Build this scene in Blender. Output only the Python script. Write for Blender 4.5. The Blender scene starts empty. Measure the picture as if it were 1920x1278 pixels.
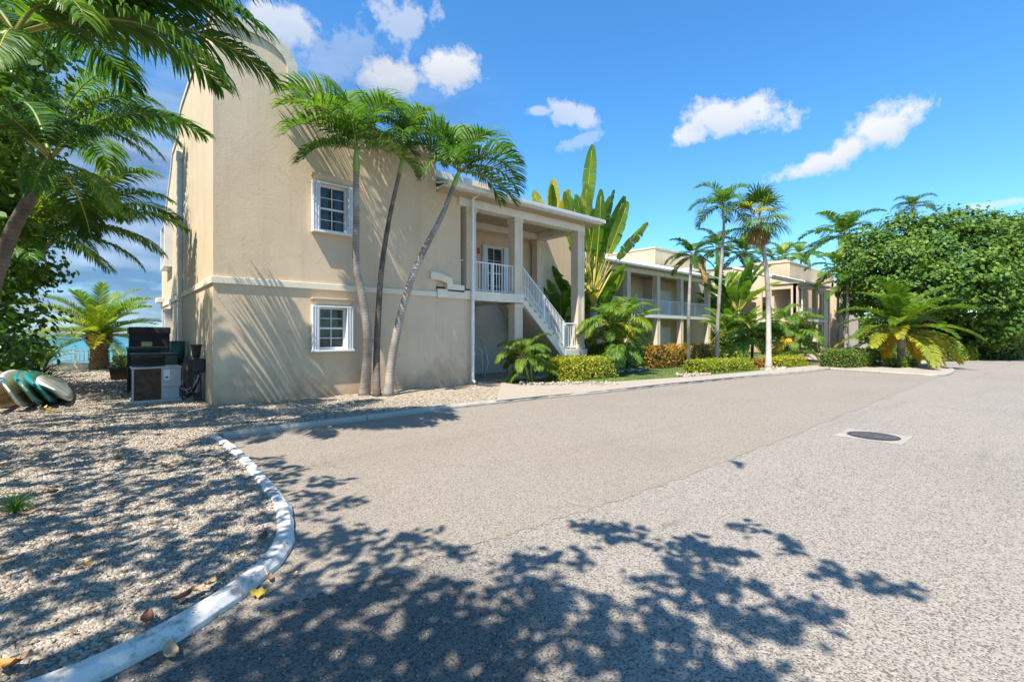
import bpy, bmesh, math, random
import numpy as np
from mathutils import Vector, Matrix

scene = bpy.context.scene
COL = scene.collection
R = math.radians

# ------------------------------------------------------------------ camera
FPX, CX, HY, CAMH = 872.0, 960.0, 627.0, 1.6
AX = R(48.9)                              # the facades run 48.9 deg to the right of the view
FX_, FY_ = math.cos(AX), math.sin(AX)     # view direction
RX_, RY_ = math.sin(AX), -math.cos(AX)    # image right
cam_d = bpy.data.cameras.new('camera')
cam = bpy.data.objects.new('camera', cam_d)
COL.objects.link(cam)
cam.location = (0, 0, CAMH)
cam.rotation_euler = (R(90), 0, AX - R(90))
cam_d.sensor_width = 36
cam_d.lens = FPX / 1920 * 36
cam_d.shift_y = -12 / 1920
cam_d.clip_start = 0.05
cam_d.clip_end = 12000
scene.camera = cam

# ------------------------------------------------------------------ light
SUN = Vector((-0.584, -0.215, 1.0)).normalized()      # towards the sun
sun_el = math.asin(SUN.z)
sun_rot = math.atan2(SUN.x, SUN.y)
sd = bpy.data.lights.new('sun', 'SUN')
sd.energy = 5.0
sd.angle = R(0.53)
sd.color = (1.0, 0.935, 0.83)
so = bpy.data.objects.new('sun', sd)
COL.objects.link(so)
so.rotation_euler = SUN.to_track_quat('Z', 'Y').to_euler()
so.location = (0, 0, 30)
scene.view_settings.view_transform = 'Standard'
scene.view_settings.look = 'None'
scene.view_settings.gamma = 1
scene.view_settings.use_curve_mapping = False
scene.view_settings.exposure = 0.92

# ------------------------------------------------------------------ pixel -> place helpers (pixels of the 1920 wide photo)
def ray(px, py):
    u = (px - CX) / FPX; v = (HY - py) / FPX
    return Vector((FX_ + u * RX_, FY_ + u * RY_, v))
def P0(px, py, z=0.0):
    d = ray(px, py); t = (z - CAMH) / d.z
    return Vector((d.x * t, d.y * t, z))
def PY(px, py, Y):
    d = ray(px, py); t = Y / d.y
    return Vector((d.x * t, Y, CAMH + d.z * t))
def PX(px, py, X):
    d = ray(px, py); t = X / d.x
    return Vector((X, d.y * t, CAMH + d.z * t))
def PT(px, py, t):
    d = ray(px, py)
    return Vector((d.x * t, d.y * t, CAMH + d.z * t))
def view_u(x, y):
    dep = FX_ * x + FY_ * y
    return dep, (RX_ * x + RY_ * y)

# ------------------------------------------------------------------ sky
w = bpy.data.worlds.new('World')
scene.world = w
w.use_nodes = True
nt = w.node_tree
for n in list(nt.nodes): nt.nodes.remove(n)
NN = nt.nodes.new
LK = nt.links.new
def sock(n, i):
    return n.inputs[i]
def setin(s, v):
    if isinstance(v, bpy.types.NodeSocket): LK(v, s)
    elif isinstance(v, (tuple, list, Vector)): s.default_value = tuple(v)
    else: s.default_value = v
def M(op, a, b=0.0, c=0.0, clamp=False):
    n = NN('ShaderNodeMath'); n.operation = op; n.use_clamp = clamp
    setin(n.inputs[0], a); setin(n.inputs[1], b); setin(n.inputs[2], c)
    return n.outputs[0]
def VM(op, a, b=(0, 0, 0), s=None):
    n = NN('ShaderNodeVectorMath'); n.operation = op
    setin(n.inputs[0], a)
    if op != 'NORMALIZE': setin(n.inputs[1], b)
    if s is not None: setin(n.inputs['Scale'], s)
    return n.outputs['Value'] if op == 'DOT_PRODUCT' else n.outputs[0]
out = NN('ShaderNodeOutputWorld')
bg = NN('ShaderNodeBackground')
LK(bg.outputs[0], out.inputs[0])
bg.inputs[1].default_value = 0.13
sky = NN('ShaderNodeTexSky')
sky.sky_type = 'NISHITA'
sky.sun_disc = False
sky.sun_elevation = sun_el
sky.sun_rotation = sun_rot
sky.air_density = 1.0
sky.dust_density = 0.3
sky.ozone_density = 2.5
hs = NN('ShaderNodeHueSaturation')
hs.inputs['Saturation'].default_value = 1.1
hs.inputs['Value'].default_value = 1.15
tint = NN('ShaderNodeMix'); tint.data_type = 'RGBA'; tint.blend_type = 'MULTIPLY'; tint.inputs['Factor'].default_value = 1
LK(sky.outputs[0], tint.inputs['A']); tint.inputs['B'].default_value = (0.60, 0.85, 1.0, 1)
LK(tint.outputs['Result'], hs.inputs['Color'])
tc = NN('ShaderNodeTexCoord')
D = VM('NORMALIZE', tc.outputs['Generated'])
def wnoise(vec, scale, detail=6, rough=0.6):
    n = NN('ShaderNodeTexNoise'); LK(vec, n.inputs['Vector'])
    n.inputs['Scale'].default_value = scale; n.inputs['Detail'].default_value = detail; n.inputs['Roughness'].default_value = rough
    return n.outputs[0]
n_a = wnoise(D, 9, 8, 0.62)
n_b = wnoise(D, 30, 6, 0.6)
n_c = wnoise(D, 90, 5, 0.65)
nz = M('ADD', M('ADD', M('SUBTRACT', n_a, 0.5), M('MULTIPLY', M('SUBTRACT', n_b, 0.5), 0.75)), M('MULTIPLY', M('SUBTRACT', n_c, 0.5), 0.35))
def cloud(px, py, wpx, hpx, rot=0, k=2.2, dens=1.0):
    c = ray(px, py).normalized()
    e = ray(px + 10, py - 10 * math.tan(R(rot))).normalized() - c
    r = (e - c * e.dot(c)).normalized()
    u = r.cross(c).normalized()
    dc = VM('DOT_PRODUCT', D, tuple(c))
    a = M('DIVIDE', VM('DOT_PRODUCT', D, tuple(r)), M('MAXIMUM', dc, 0.05))
    b = M('DIVIDE', VM('DOT_PRODUCT', D, tuple(u)), M('MAXIMUM', dc, 0.05))
    L = ray(px, py).length
    a = M('MULTIPLY', a, FPX * L ** 0.6 / wpx)
    b = M('MULTIPLY', b, FPX * L ** 0.6 / hpx)
    dist = M('SQRT', M('ADD', M('MULTIPLY', a, a), M('MULTIPLY', b, b)))
    m = M('ADD', M('SUBTRACT', 1.0, dist), M('MULTIPLY', nz, k))
    m = M('MULTIPLY', m, 2.1, clamp=True)
    front = M('GREATER_THAN', dc, 0.3)
    m = M('MULTIPLY', M('MULTIPLY', m, front), dens)
    return m, b
clouds = [(525, 38, 54, 34, -8, 2.0, .75), (765, 35, 58, 40, 10, 2.6, .5), (738, 148, 64, 34, 0, 1.7, .95),
          (830, 130, 72, 40, 12, 1.8, .95), (1075, 215, 46, 20, -25, 2.6, .6), (1290, 252, 48, 26, 30, 2.0, .85),
          (1365, 216, 92, 34, 4, 2.0, .9), (1655, 238, 66, 42, 25, 1.6, .97), (1590, 280, 60, 28, 30, 1.5, .95), (1530, 308, 90, 22, 18, 1.8, .9), (1870, 383, 40, 8, 8, 2.0, .5),
          (1095, 262, 40, 12, 20, 3.0, .3), (640, 110, 80, 30, 30, 3.2, .25), (1010, 208, 24, 9, 0, 2.4, .5)]
dens = None; shade = None
for c in clouds:
    m, b = cloud(*c)
    dens = m if dens is None else M('MAXIMUM', dens, m)
    s = M('MULTIPLY', M('MULTIPLY', M('SUBTRACT', 0.15, b), 0.5, clamp=True), m)
    shade = s if shade is None else M('MAXIMUM', shade, s)
mix1 = NN('ShaderNodeMix'); mix1.data_type = 'RGBA'
LK(dens, mix1.inputs['Factor'])
LK(hs.outputs[0], mix1.inputs['A'])
cc = NN('ShaderNodeMix'); cc.data_type = 'RGBA'
LK(M('MULTIPLY', shade, 1.2, clamp=True), cc.inputs['Factor'])
cc.inputs['A'].default_value = (3.9, 3.95, 4.05, 1)
cc.inputs['B'].default_value = (2.3, 2.75, 3.5, 1)
LK(cc.outputs['Result'], mix1.inputs['B'])
# a bank of grey-blue and white cloud low over the sea, all along the seaward horizon
sep = NN('ShaderNodeSeparateXYZ'); LK(D, sep.inputs[0])
stretch = NN('ShaderNodeMapping'); LK(D, stretch.inputs['Vector']); stretch.inputs['Scale'].default_value = (1, 1, 3.5)
bn = wnoise(stretch.outputs[0], 4.5, 7, 0.58)
elev = sep.outputs['Z']
up = M('MULTIPLY', M('SUBTRACT', 0.56, elev), 4.0, clamp=True)
sea_side = M('MULTIPLY', M('SUBTRACT', sep.outputs['Y'], M('MULTIPLY', sep.outputs['X'], 1.1)), 3.0, clamp=True)
bank = M('MULTIPLY', M('MULTIPLY', up, sea_side), M('MULTIPLY', M('SUBTRACT', bn, 0.25), 3.5, clamp=True))
bank = M('MULTIPLY', bank, 0.88)
ramp = NN('ShaderNodeValToRGB')
LK(wnoise(stretch.outputs[0], 6.5, 6, 0.55), ramp.inputs[0])
ramp.color_ramp.elements[0].position = 0.42; ramp.color_ramp.elements[0].color = (0.62, 1.12, 2.05, 1)
ramp.color_ramp.elements[1].position = 0.72; ramp.color_ramp.elements[1].color = (2.1, 2.6, 3.3, 1)
mix2 = NN('ShaderNodeMix'); mix2.data_type = 'RGBA'
LK(bank, mix2.inputs['Factor']); LK(mix1.outputs['Result'], mix2.inputs['A']); LK(ramp.outputs[0], mix2.inputs['B'])
LK(mix2.outputs['Result'], bg.inputs[0])

# ------------------------------------------------------------------ materials
def new_mat(name):
    m = bpy.data.materials.new(name); m.use_nodes = True
    t = m.node_tree
    for n in list(t.nodes): t.nodes.remove(n)
    o = t.nodes.new('ShaderNodeOutputMaterial'); b = t.nodes.new('ShaderNodeBsdfPrincipled')
    t.links.new(b.outputs[0], o.inputs[0])
    return m, t, b, o
def tnoise(t, vec, scale, detail=4, rough=0.55, dist=0.0):
    n = t.nodes.new('ShaderNodeTexNoise'); n.inputs['Scale'].default_value = scale
    n.inputs['Detail'].default_value = detail; n.inputs['Roughness'].default_value = rough; n.inputs['Distortion'].default_value = dist
    if vec is not None: t.links.new(vec, n.inputs['Vector'])
    return n.outputs[0]
def tramp(t, fac, stops):
    r = t.nodes.new('ShaderNodeValToRGB'); t.links.new(fac, r.inputs[0])
    e = r.color_ramp.elements
    while len(e) < len(stops): e.new(0.5)
    for i, (p, c) in enumerate(stops):
        e[i].position = p; e[i].color = (c[0], c[1], c[2], 1)
    return r.outputs[0]
def tmix(t, fac, a, b, mode='MIX'):
    n = t.nodes.new('ShaderNodeMix'); n.data_type = 'RGBA'; n.blend_type = mode
    for k, v in (('Factor', fac), ('A', a), ('B', b)):
        if isinstance(v, bpy.types.NodeSocket): t.links.new(v, n.inputs[k])
        elif isinstance(v, (int, float)): n.inputs[k].default_value = v
        else: n.inputs[k].default_value = (v[0], v[1], v[2], 1)
    return n.outputs['Result']
def tmath(t, op, a, b=0.0, clamp=False):
    n = t.nodes.new('ShaderNodeMath'); n.operation = op; n.use_clamp = clamp
    for i, v in enumerate((a, b)):
        if isinstance(v, bpy.types.NodeSocket): t.links.new(v, n.inputs[i])
        else: n.inputs[i].default_value = v
    return n.outputs[0]
def tpos(t):
    return t.nodes.new('ShaderNodeNewGeometry').outputs['Position']
def tbump(t, b, h, strength, dist=0.02):
    n = t.nodes.new('ShaderNodeBump'); n.inputs['Strength'].default_value = strength; n.inputs['Distance'].default_value = dist
    t.links.new(h, n.inputs['Height']); t.links.new(n.outputs[0], b.inputs['Normal'])
def plain(name, c, rough=0.6, var=0.15, scale=3.0, metal=0.0, bump=0.0, bscale=40):
    m, t, b, o = new_mat(name)
    p = tpos(t)
    n = tnoise(t, p, scale, 5, 0.6)
    lo = [x * (1 - var) for x in c]; hi = [min(1, x * (1 + var)) for x in c]
    t.links.new(tramp(t, n, [(0.3, lo), (0.7, hi)]), b.inputs['Base Color'])
    b.inputs['Roughness'].default_value = rough; b.inputs['Metallic'].default_value = metal
    if bump: tbump(t, b, tnoise(t, p, bscale, 4), bump, 0.01)
    return m
def stucco(name, c, base_dirt=True):
    m, t, b, o = new_mat(name)
    p = tpos(t)
    n1 = tnoise(t, p, 0.7, 6, 0.6)
    col = tramp(t, n1, [(0.3, [x * .9 for x in c]), (0.7, [x * 1.08 for x in c])])
    mp = t.nodes.new('ShaderNodeMapping'); t.links.new(p, mp.inputs['Vector']); mp.inputs['Scale'].default_value = (5, 5, 0.35)
    n2 = tnoise(t, mp.outputs[0], 1.0, 5, 0.6)       # faint vertical run-off streaks
    col = tmix(t, tmath(t, 'MULTIPLY', tmath(t, 'SUBTRACT', n2, 0.5, True), 1.1), col, [c[0] * .62, c[1] * .6, c[2] * .58])
    wv = t.nodes.new('ShaderNodeTexVoronoi'); wv.feature = 'DISTANCE_TO_EDGE'; wv.inputs['Scale'].default_value = 0.55
    dn = t.nodes.new('ShaderNodeTexNoise'); dn.inputs['Scale'].default_value = 1.8; dn.inputs['Detail'].default_value = 6; t.links.new(p, dn.inputs['Vector'])
    ad = t.nodes.new('ShaderNodeVectorMath'); ad.operation = 'ADD'; t.links.new(p, ad.inputs[0]); t.links.new(dn.outputs['Color'], ad.inputs[1]); t.links.new(ad.outputs[0], wv.inputs['Vector'])
    cr = tmath(t, 'MULTIPLY', tmath(t, 'LESS_THAN', wv.outputs['Distance'], 0.004), tmath(t, 'GREATER_THAN', tnoise(t, p, .8, 2), 0.55))
    col = tmix(t, tmath(t, 'MULTIPLY', cr, 0.22), col, (0.25, 0.19, 0.12))
    col = tmix(t, tmath(t, 'MULTIPLY', tmath(t, 'SUBTRACT', tnoise(t, p, 3.2, 6, 0.7), 0.56, True), 1.6, True), col, [x * .78 for x in c])
    if base_dirt:
        s = t.nodes.new('ShaderNodeSeparateXYZ'); t.links.new(p, s.inputs[0])
        n3 = tnoise(t, p, 2.3, 5, 0.65)
        f = tmath(t, 'SUBTRACT', tmath(t, 'MULTIPLY', n3, 1.75), tmath(t, 'MULTIPLY', s.outputs['Z'], 1.0), True)
        col = tmix(t, tmath(t, 'MULTIPLY', f, 0.85), col, (0.38, 0.235, 0.145))
    t.links.new(col, b.inputs['Base Color'])
    b.inputs['Roughness'].default_value = 0.9
    b.inputs['Specular IOR Level'].default_value = 0.2
    tbump(t, b, tmath(t, 'ADD', tnoise(t, p, 28, 6, 0.6, 0.6), tmath(t, 'MULTIPLY', tnoise(t, p, 6, 5, 0.6, 1.2), 0.8)), 0.32, 0.012)
    return m
MT = {}
MT['stucco'] = stucco('stucco', (0.62, 0.48, 0.325))
MT['stucco_pale'] = stucco('stucco_pale', (0.60, 0.485, 0.33), False)
MT['column'] = plain('column_paint', (0.62, 0.50, 0.36), 0.8, 0.1, 2.0, bump=0.2)
MT['trim'] = plain('trim_paint', (0.66, 0.61, 0.52), 0.75, 0.08, 2.5, bump=0.15)
MT['band'] = plain('band_paint', (0.70, 0.62, 0.48), 0.75, 0.06, 2.5, bump=0.15)
MT['white'] = plain('white_paint', (0.70, 0.695, 0.68), 0.4, 0.05, 4)
MT['shutter'] = plain('shutter_metal', (0.70, 0.705, 0.71), 0.35, 0.04, 4)
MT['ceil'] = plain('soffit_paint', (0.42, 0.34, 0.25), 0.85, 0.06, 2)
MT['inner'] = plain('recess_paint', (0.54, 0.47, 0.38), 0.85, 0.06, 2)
MT['roof'] = plain('roof_sheet', (0.82, 0.81, 0.78), 0.45, 0.06, 1.5)
MT['dark'] = plain('dark_gap', (0.02, 0.02, 0.02), 0.8)
MT['black'] = plain('black_plastic', (0.015, 0.016, 0.018), 0.45)
MT['red'] = plain('red_paint', (0.5, 0.03, 0.02), 0.5)
MT['concrete'] = plain('concrete', (0.52, 0.45, 0.37), 0.9, 0.2, 1.2, bump=0.3, bscale=60)
def coping_mat():
    m, t, b, o = new_mat('coping_plaster')
    p = tpos(t)
    col = tramp(t, tnoise(t, p, 1.5, 6, 0.65), [(0.3, (0.44, 0.39, 0.30)), (0.65, (0.62, 0.55, 0.43))])
    sp = tnoise(t, p, 11, 5, 0.7)
    col = tmix(t, tmath(t, 'MULTIPLY', tmath(t, 'SUBTRACT', sp, 0.60, True), 7.0, True), col, (0.10, 0.09, 0.075))
    t.links.new(col, b.inputs['Base Color']); b.inputs['Roughness'].default_value = 0.9
    tbump(t, b, tnoise(t, p, 25, 5), 0.4, 0.012)
    return m
MT['coping'] = coping_mat()
def pane_mat():
    m, t, b, o = new_mat('window_glass')
    p = tpos(t)
    s = t.nodes.new('ShaderNodeSeparateXYZ'); t.links.new(p, s.inputs[0])
    f = tmath(t, 'FRACT', tmath(t, 'MULTIPLY', s.outputs['Z'], 22.0))      # blinds drawn behind the glass
    col = tmix(t, tmath(t, 'GREATER_THAN', f, 0.62), (0.014, 0.026, 0.021), (0.09, 0.125, 0.11))
    col = tmix(t, tmath(t, 'MULTIPLY', tmath(t, 'SUBTRACT', tnoise(t, p, 4, 3), .45, True), 4.0, True), col, (0.012, 0.02, 0.017))
    t.links.new(col, b.inputs['Base Color']); b.inputs['Roughness'].default_value = 0.04
    b.inputs['Specular IOR Level'].default_value = 0.4
    return m
MT['pane'] = pane_mat()

def aggregate(name, c_lo, c_hi, c_dark, vscale=70, big=0.35, bump=0.6, stain=(0.4, 0.35, 0.3), stain_amt=0.35, patch=None):
    m, t, b, o = new_mat(name)
    p = tpos(t)
    v = t.nodes.new('ShaderNodeTexVoronoi'); v.inputs['Scale'].default_value = vscale; t.links.new(p, v.inputs['Vector'])
    g = t.nodes.new('ShaderNodeSeparateColor'); t.links.new(v.outputs['Color'], g.inputs[0])
    col = tramp(t, g.outputs[0], [(0.0, c_dark), (0.16, c_dark), (0.3, c_lo), (1.0, c_hi)])
    n = tnoise(t, p, big, 6, 0.6)
    col = tmix(t, tmath(t, 'MULTIPLY', tmath(t, 'SUBTRACT', n, 0.42, True), stain_amt * 5, True), col, tmix(t, 0.6, col, stain))
    # worn, slightly polished lanes and dark oily patches with shapes of their own
    mp = t.nodes.new('ShaderNodeMapping'); t.links.new(p, mp.inputs['Vector']); mp.inputs['Scale'].default_value = (0.14, 1.5, 1)
    n2 = tnoise(t, mp.outputs[0], 0.9, 6, 0.65, 0.4)
    col = tmix(t, tmath(t, 'MULTIPLY', tmath(t, 'SUBTRACT', n2, 0.56, True), 2.4, True), col, [x * .62 for x in c_lo])
    # a few hairline cracks
    wv = t.nodes.new('ShaderNodeTexVoronoi'); wv.feature = 'DISTANCE_TO_EDGE'; wv.inputs['Scale'].default_value = 0.28
    dn = t.nodes.new('ShaderNodeTexNoise'); dn.inputs['Scale'].default_value = 1.3; dn.inputs['Detail'].default_value = 5; t.links.new(p, dn.inputs['Vector'])
    ad = t.nodes.new('ShaderNodeVectorMath'); ad.operation = 'ADD'; t.links.new(p, ad.inputs[0]); t.links.new(dn.outputs['Color'], ad.inputs[1])
    t.links.new(ad.outputs[0], wv.inputs['Vector'])
    cr = tmath(t, 'LESS_THAN', wv.outputs['Distance'], 0.0022)
    cr = tmath(t, 'MULTIPLY', cr, tmath(t, 'GREATER_THAN', tnoise(t, p, .6, 2), 0.52))
    col = tmix(t, tmath(t, 'MULTIPLY', cr, 0.45), col, (0.10, 0.09, 0.08))
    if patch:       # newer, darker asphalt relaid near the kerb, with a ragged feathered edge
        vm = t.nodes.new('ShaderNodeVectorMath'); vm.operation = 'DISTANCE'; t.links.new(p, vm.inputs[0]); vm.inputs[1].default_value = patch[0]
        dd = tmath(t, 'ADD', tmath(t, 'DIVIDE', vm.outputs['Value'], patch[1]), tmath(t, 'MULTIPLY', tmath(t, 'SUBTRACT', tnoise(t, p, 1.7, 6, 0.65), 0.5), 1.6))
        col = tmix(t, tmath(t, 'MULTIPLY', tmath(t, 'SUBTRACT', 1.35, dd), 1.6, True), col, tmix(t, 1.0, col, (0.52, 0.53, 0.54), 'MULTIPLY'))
    # paler polished and darker tracked areas
    n5 = tnoise(t, p, 0.22, 4, 0.5, 0.8)
    col = tmix(t, tmath(t, 'MULTIPLY', tmath(t, 'SUBTRACT', n5, 0.5, True), 1.6, True), col, tmix(t, 1.0, col, (0.80, 0.80, 0.82), 'MULTIPLY'))
    n6 = tnoise(t, p, 6.0, 4, 0.7)
    col = tmix(t, tmath(t, 'MULTIPLY', tmath(t, 'SUBTRACT', n6, 0.55, True), 2.2, True), col, tmix(t, 1.0, col, (0.72, 0.71, 0.70), 'MULTIPLY'))
    t.links.new(col, b.inputs['Base Color'])
    b.inputs['Roughness'].default_value = 0.88; b.inputs['Specular IOR Level'].default_value = 0.25
    h = tmath(t, 'ADD', tmath(t, 'MULTIPLY', v.outputs['Distance'], -1.0), tmath(t, 'MULTIPLY', tnoise(t, p, vscale * 1.7, 3), 0.4))
    tbump(t, b, h, bump, 0.012)
    return m
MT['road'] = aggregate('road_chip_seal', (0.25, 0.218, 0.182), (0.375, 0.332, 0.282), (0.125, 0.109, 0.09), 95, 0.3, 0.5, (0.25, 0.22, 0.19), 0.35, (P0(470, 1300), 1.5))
MT['bay'] = aggregate('parking_asphalt', (0.245, 0.208, 0.168), (0.32, 0.277, 0.228), (0.15, 0.126, 0.10), 100, 0.4, 0.4, (0.22, 0.17, 0.125), 0.3)
MT['gravel'] = aggregate('gravel_base', (0.28, 0.225, 0.165), (0.48, 0.40, 0.305), (0.09, 0.075, 0.06), 26, 0.5, 1.0, (0.30, 0.24, 0.17), 0.2)
MT['path'] = aggregate('path_concrete', (0.34, 0.28, 0.225), (0.41, 0.35, 0.29), (0.28, 0.23, 0.18), 120, 0.5, 0.25, (0.33, 0.27, 0.2), 0.3)
def kerb_mat(name, c, worn):
    m, t, b, o = new_mat(name)
    p = tpos(t)
    col = tramp(t, tnoise(t, p, 2.0, 6, 0.6), [(0.3, [x * .88 for x in c]), (0.7, c)])
    col = tmix(t, tmath(t, 'MULTIPLY', tmath(t, 'SUBTRACT', tnoise(t, p, 9, 7, 0.72), 0.62 - worn, True), 9.0, True), col, (0.30, 0.26, 0.22))
    vo = t.nodes.new('ShaderNodeTexVoronoi'); vo.inputs['Scale'].default_value = 7; t.links.new(p, vo.inputs['Vector'])
    col = tmix(t, tmath(t, 'LESS_THAN', vo.outputs['Distance'], 0.05), col, (0.08, 0.07, 0.06))
    t.links.new(col, b.inputs['Base Color']); b.inputs['Roughness'].default_value = 0.7
    tbump(t, b, tnoise(t, p, 14, 6, 0.6), 0.22, 0.012)
    return m
MT['kerb_w'] = kerb_mat('kerb_white_paint', (0.66, 0.62, 0.56), 0.085)
MT['kerb_c'] = kerb_mat('kerb_worn', (0.38, 0.34, 0.285), 0.09)
def grass_mat():
    m, t, b, o = new_mat('lawn_grass')
    p = tpos(t)
    col = tramp(t, tnoise(t, p, 1.5, 6, 0.7), [(0.35, (0.05, 0.10, 0.018)), (0.55, (0.12, 0.16, 0.03)), (0.75, (0.28, 0.22, 0.10))])
    t.links.new(col, b.inputs['Base Color']); b.inputs['Roughness'].default_value = 0.9
    tbump(t, b, tnoise(t, p, 60, 4), 1.0, 0.03)
    return m
MT['grass'] = grass_mat()
def sea_mat():
    m, t, b, o = new_mat('sea_water')
    p = tpos(t)
    s = t.nodes.new('ShaderNodeSeparateXYZ'); t.links.new(p, s.inputs[0])
    lg = tmath(t, 'LOGARITHM', tmath(t, 'MAXIMUM', s.outputs['Y'], 1.0), 10.0)
    f = tmath(t, 'ADD', tmath(t, 'DIVIDE', tmath(t, 'SUBTRACT', lg, 1.4), 2.2), tmath(t, 'MULTIPLY', tmath(t, 'SUBTRACT', tnoise(t, p, 0.02, 4), 0.5), 0.25))
    col = tramp(t, f, [(0.0, (0.20, 0.33, 0.32)), (0.25, (0.07, 0.25, 0.27)), (0.6, (0.025, 0.17, 0.22)), (0.95, (0.02, 0.085, 0.16))])
    t.links.new(col, b.inputs['Base Color']); b.inputs['Roughness'].default_value = 0.35; b.inputs['Specular IOR Level'].default_value = 0.25
    tbump(t, b, tnoise(t, p, 1.2, 5), 0.3, 0.1)
    return m
MT['sea'] = sea_mat()

def leafy(name, stops, rough=0.5, trans=0.38, use_obj=0.35, gain=1.25):
    """leaf colour varies leaf by leaf (each leaf is an island) and object by object"""
    m, t, b, o = new_mat(name)
    g = t.nodes.new('ShaderNodeNewGeometry'); oi = t.nodes.new('ShaderNodeObjectInfo')
    f = tmath(t, 'ADD', tmath(t, 'MULTIPLY', g.outputs['Random Per Island'], 1 - use_obj), tmath(t, 'MULTIPLY', oi.outputs['Random'], use_obj))
    stops = [(p, [x * gain for x in c]) for p, c in stops]
    col = tramp(t, f, stops)
    col = tmix(t, tmath(t, 'MULTIPLY', tmath(t, 'SUBTRACT', tnoise(t, g.outputs['Position'], 5, 3), 0.45, True), 1.2, True), col, tmix(t, 1.0, col, (1.25, 1.12, 0.8), 'MULTIPLY'))
    col = tmix(t, tmath(t, 'MULTIPLY', tmath(t, 'SUBTRACT', tnoise(t, g.outputs['Position'], .75, 3), 0.46, True), 4.0, True), col, tmix(t, 1.0, col, (1.75, 1.35, 0.8), 'MULTIPLY'))
    t.links.new(col, b.inputs['Base Color']); b.inputs['Roughness'].default_value = rough
    b.inputs['Specular IOR Level'].default_value = 0.35
    tr = t.nodes.new('ShaderNodeBsdfTranslucent')
    t.links.new(tmix(t, 1.0, col, (1.7, 1.75, 0.7), 'MULTIPLY'), tr.inputs[0])
    ms = t.nodes.new('ShaderNodeMixShader'); ms.inputs[0].default_value = trans
    t.links.new(b.outputs[0], ms.inputs[1]); t.links.new(tr.outputs[0], ms.inputs[2]); t.links.new(ms.outputs[0], o.inputs[0])
    return m
MT['palm'] = leafy('palm_leaf', [(0, (0.025, 0.075, 0.012)), (0.5, (0.055, 0.13, 0.018)), (1, (0.12, 0.20, 0.03))])
MT['palm_dk'] = leafy('palm_leaf_dark', [(0, (0.02, 0.06, 0.012)), (0.6, (0.035, 0.09, 0.016)), (1, (0.10, 0.14, 0.025))])
MT['palm_lt'] = leafy('palm_leaf_light', [(0, (0.05, 0.12, 0.015)), (0.5, (0.09, 0.17, 0.02)), (1, (0.20, 0.24, 0.03))])
MT['palm_yel'] = leafy('palm_leaf_yellow', [(0, (0.24, 0.22, 0.03)), (0.5, (0.42, 0.30, 0.03)), (1, (0.52, 0.35, 0.03))])
MT['palm_mid'] = leafy('palm_leaf_turning', [(0, (0.10, 0.15, 0.02)), (0.5, (0.22, 0.24, 0.03)), (1, (0.42, 0.33, 0.04))])
MT['dead'] = leafy('palm_leaf_dead', [(0, (0.16, 0.10, 0.045)), (1, (0.36, 0.25, 0.12))], 0.8, 0.15)
MT['tree'] = leafy('tree_leaf', [(0, (0.022, 0.065, 0.010)), (0.5, (0.045, 0.11, 0.014)), (0.85, (0.09, 0.17, 0.02)), (1, (0.20, 0.24, 0.03))], 0.35, 0.3)
MT['grape'] = leafy('sea_grape_leaf', [(0, (0.035, 0.085, 0.012)), (0.5, (0.065, 0.14, 0.018)), (0.85, (0.12, 0.20, 0.025)), (1, (0.34, 0.32, 0.04))], 0.55, 0.26, 0.2, 1.15)
MT['paddle'] = leafy('paddle_leaf', [(0, (0.035, 0.095, 0.012)), (0.55, (0.07, 0.15, 0.018)), (1, (0.13, 0.20, 0.03))], 0.35, 0.35, 0.85)
MT['paddle_y'] = leafy('paddle_leaf_yellow', [(0, (0.20, 0.23, 0.03)), (1, (0.34, 0.30, 0.04))], 0.4, 0.3, 0.6)
MT['hedge_y'] = leafy('hedge_leaf_lime', [(0, (0.07, 0.12, 0.012)), (0.5, (0.18, 0.22, 0.018)), (1, (0.38, 0.36, 0.03))], 0.4, 0.3, 0)
MT['hedge_r'] = leafy('hedge_leaf_croton', [(0, (0.05, 0.09, 0.012)), (0.45, (0.15, 0.16, 0.02)), (0.62, (0.26, 0.17, 0.03)), (0.84, (0.32, 0.09, 0.02)), (1, (0.20, 0.035, 0.02))], 0.4, 0.25, 0)
MT['hedge_g'] = leafy('hedge_leaf_green', [(0, (0.03, 0.08, 0.012)), (0.6, (0.06, 0.13, 0.02)), (0.92, (0.13, 0.18, 0.03)), (1, (0.30, 0.10, 0.03))], 0.4, 0.25, 0)
MT['strap'] = leafy('strap_leaf', [(0, (0.012, 0.045, 0.008)), (0.6, (0.03, 0.08, 0.012)), (1, (0.07, 0.12, 0.02))], 0.4, 0.25)
MT['stalk'] = plain('palm_stalk', (0.20, 0.24, 0.05), 0.5, 0.2, 6)
MT['stalk_y'] = plain('palm_stalk_yellow', (0.42, 0.36, 0.06), 0.5, 0.15, 6)
MT['shaft'] = plain('crownshaft', (0.24, 0.33, 0.07), 0.35, 0.25, 2)
MT['twig'] = plain('twig_bark', (0.12, 0.09, 0.06), 0.9, 0.25, 8, bump=0.5)
MT['core'] = plain('hedge_inside', (0.02, 0.025, 0.01), 0.95, 0.3, 8)
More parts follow.
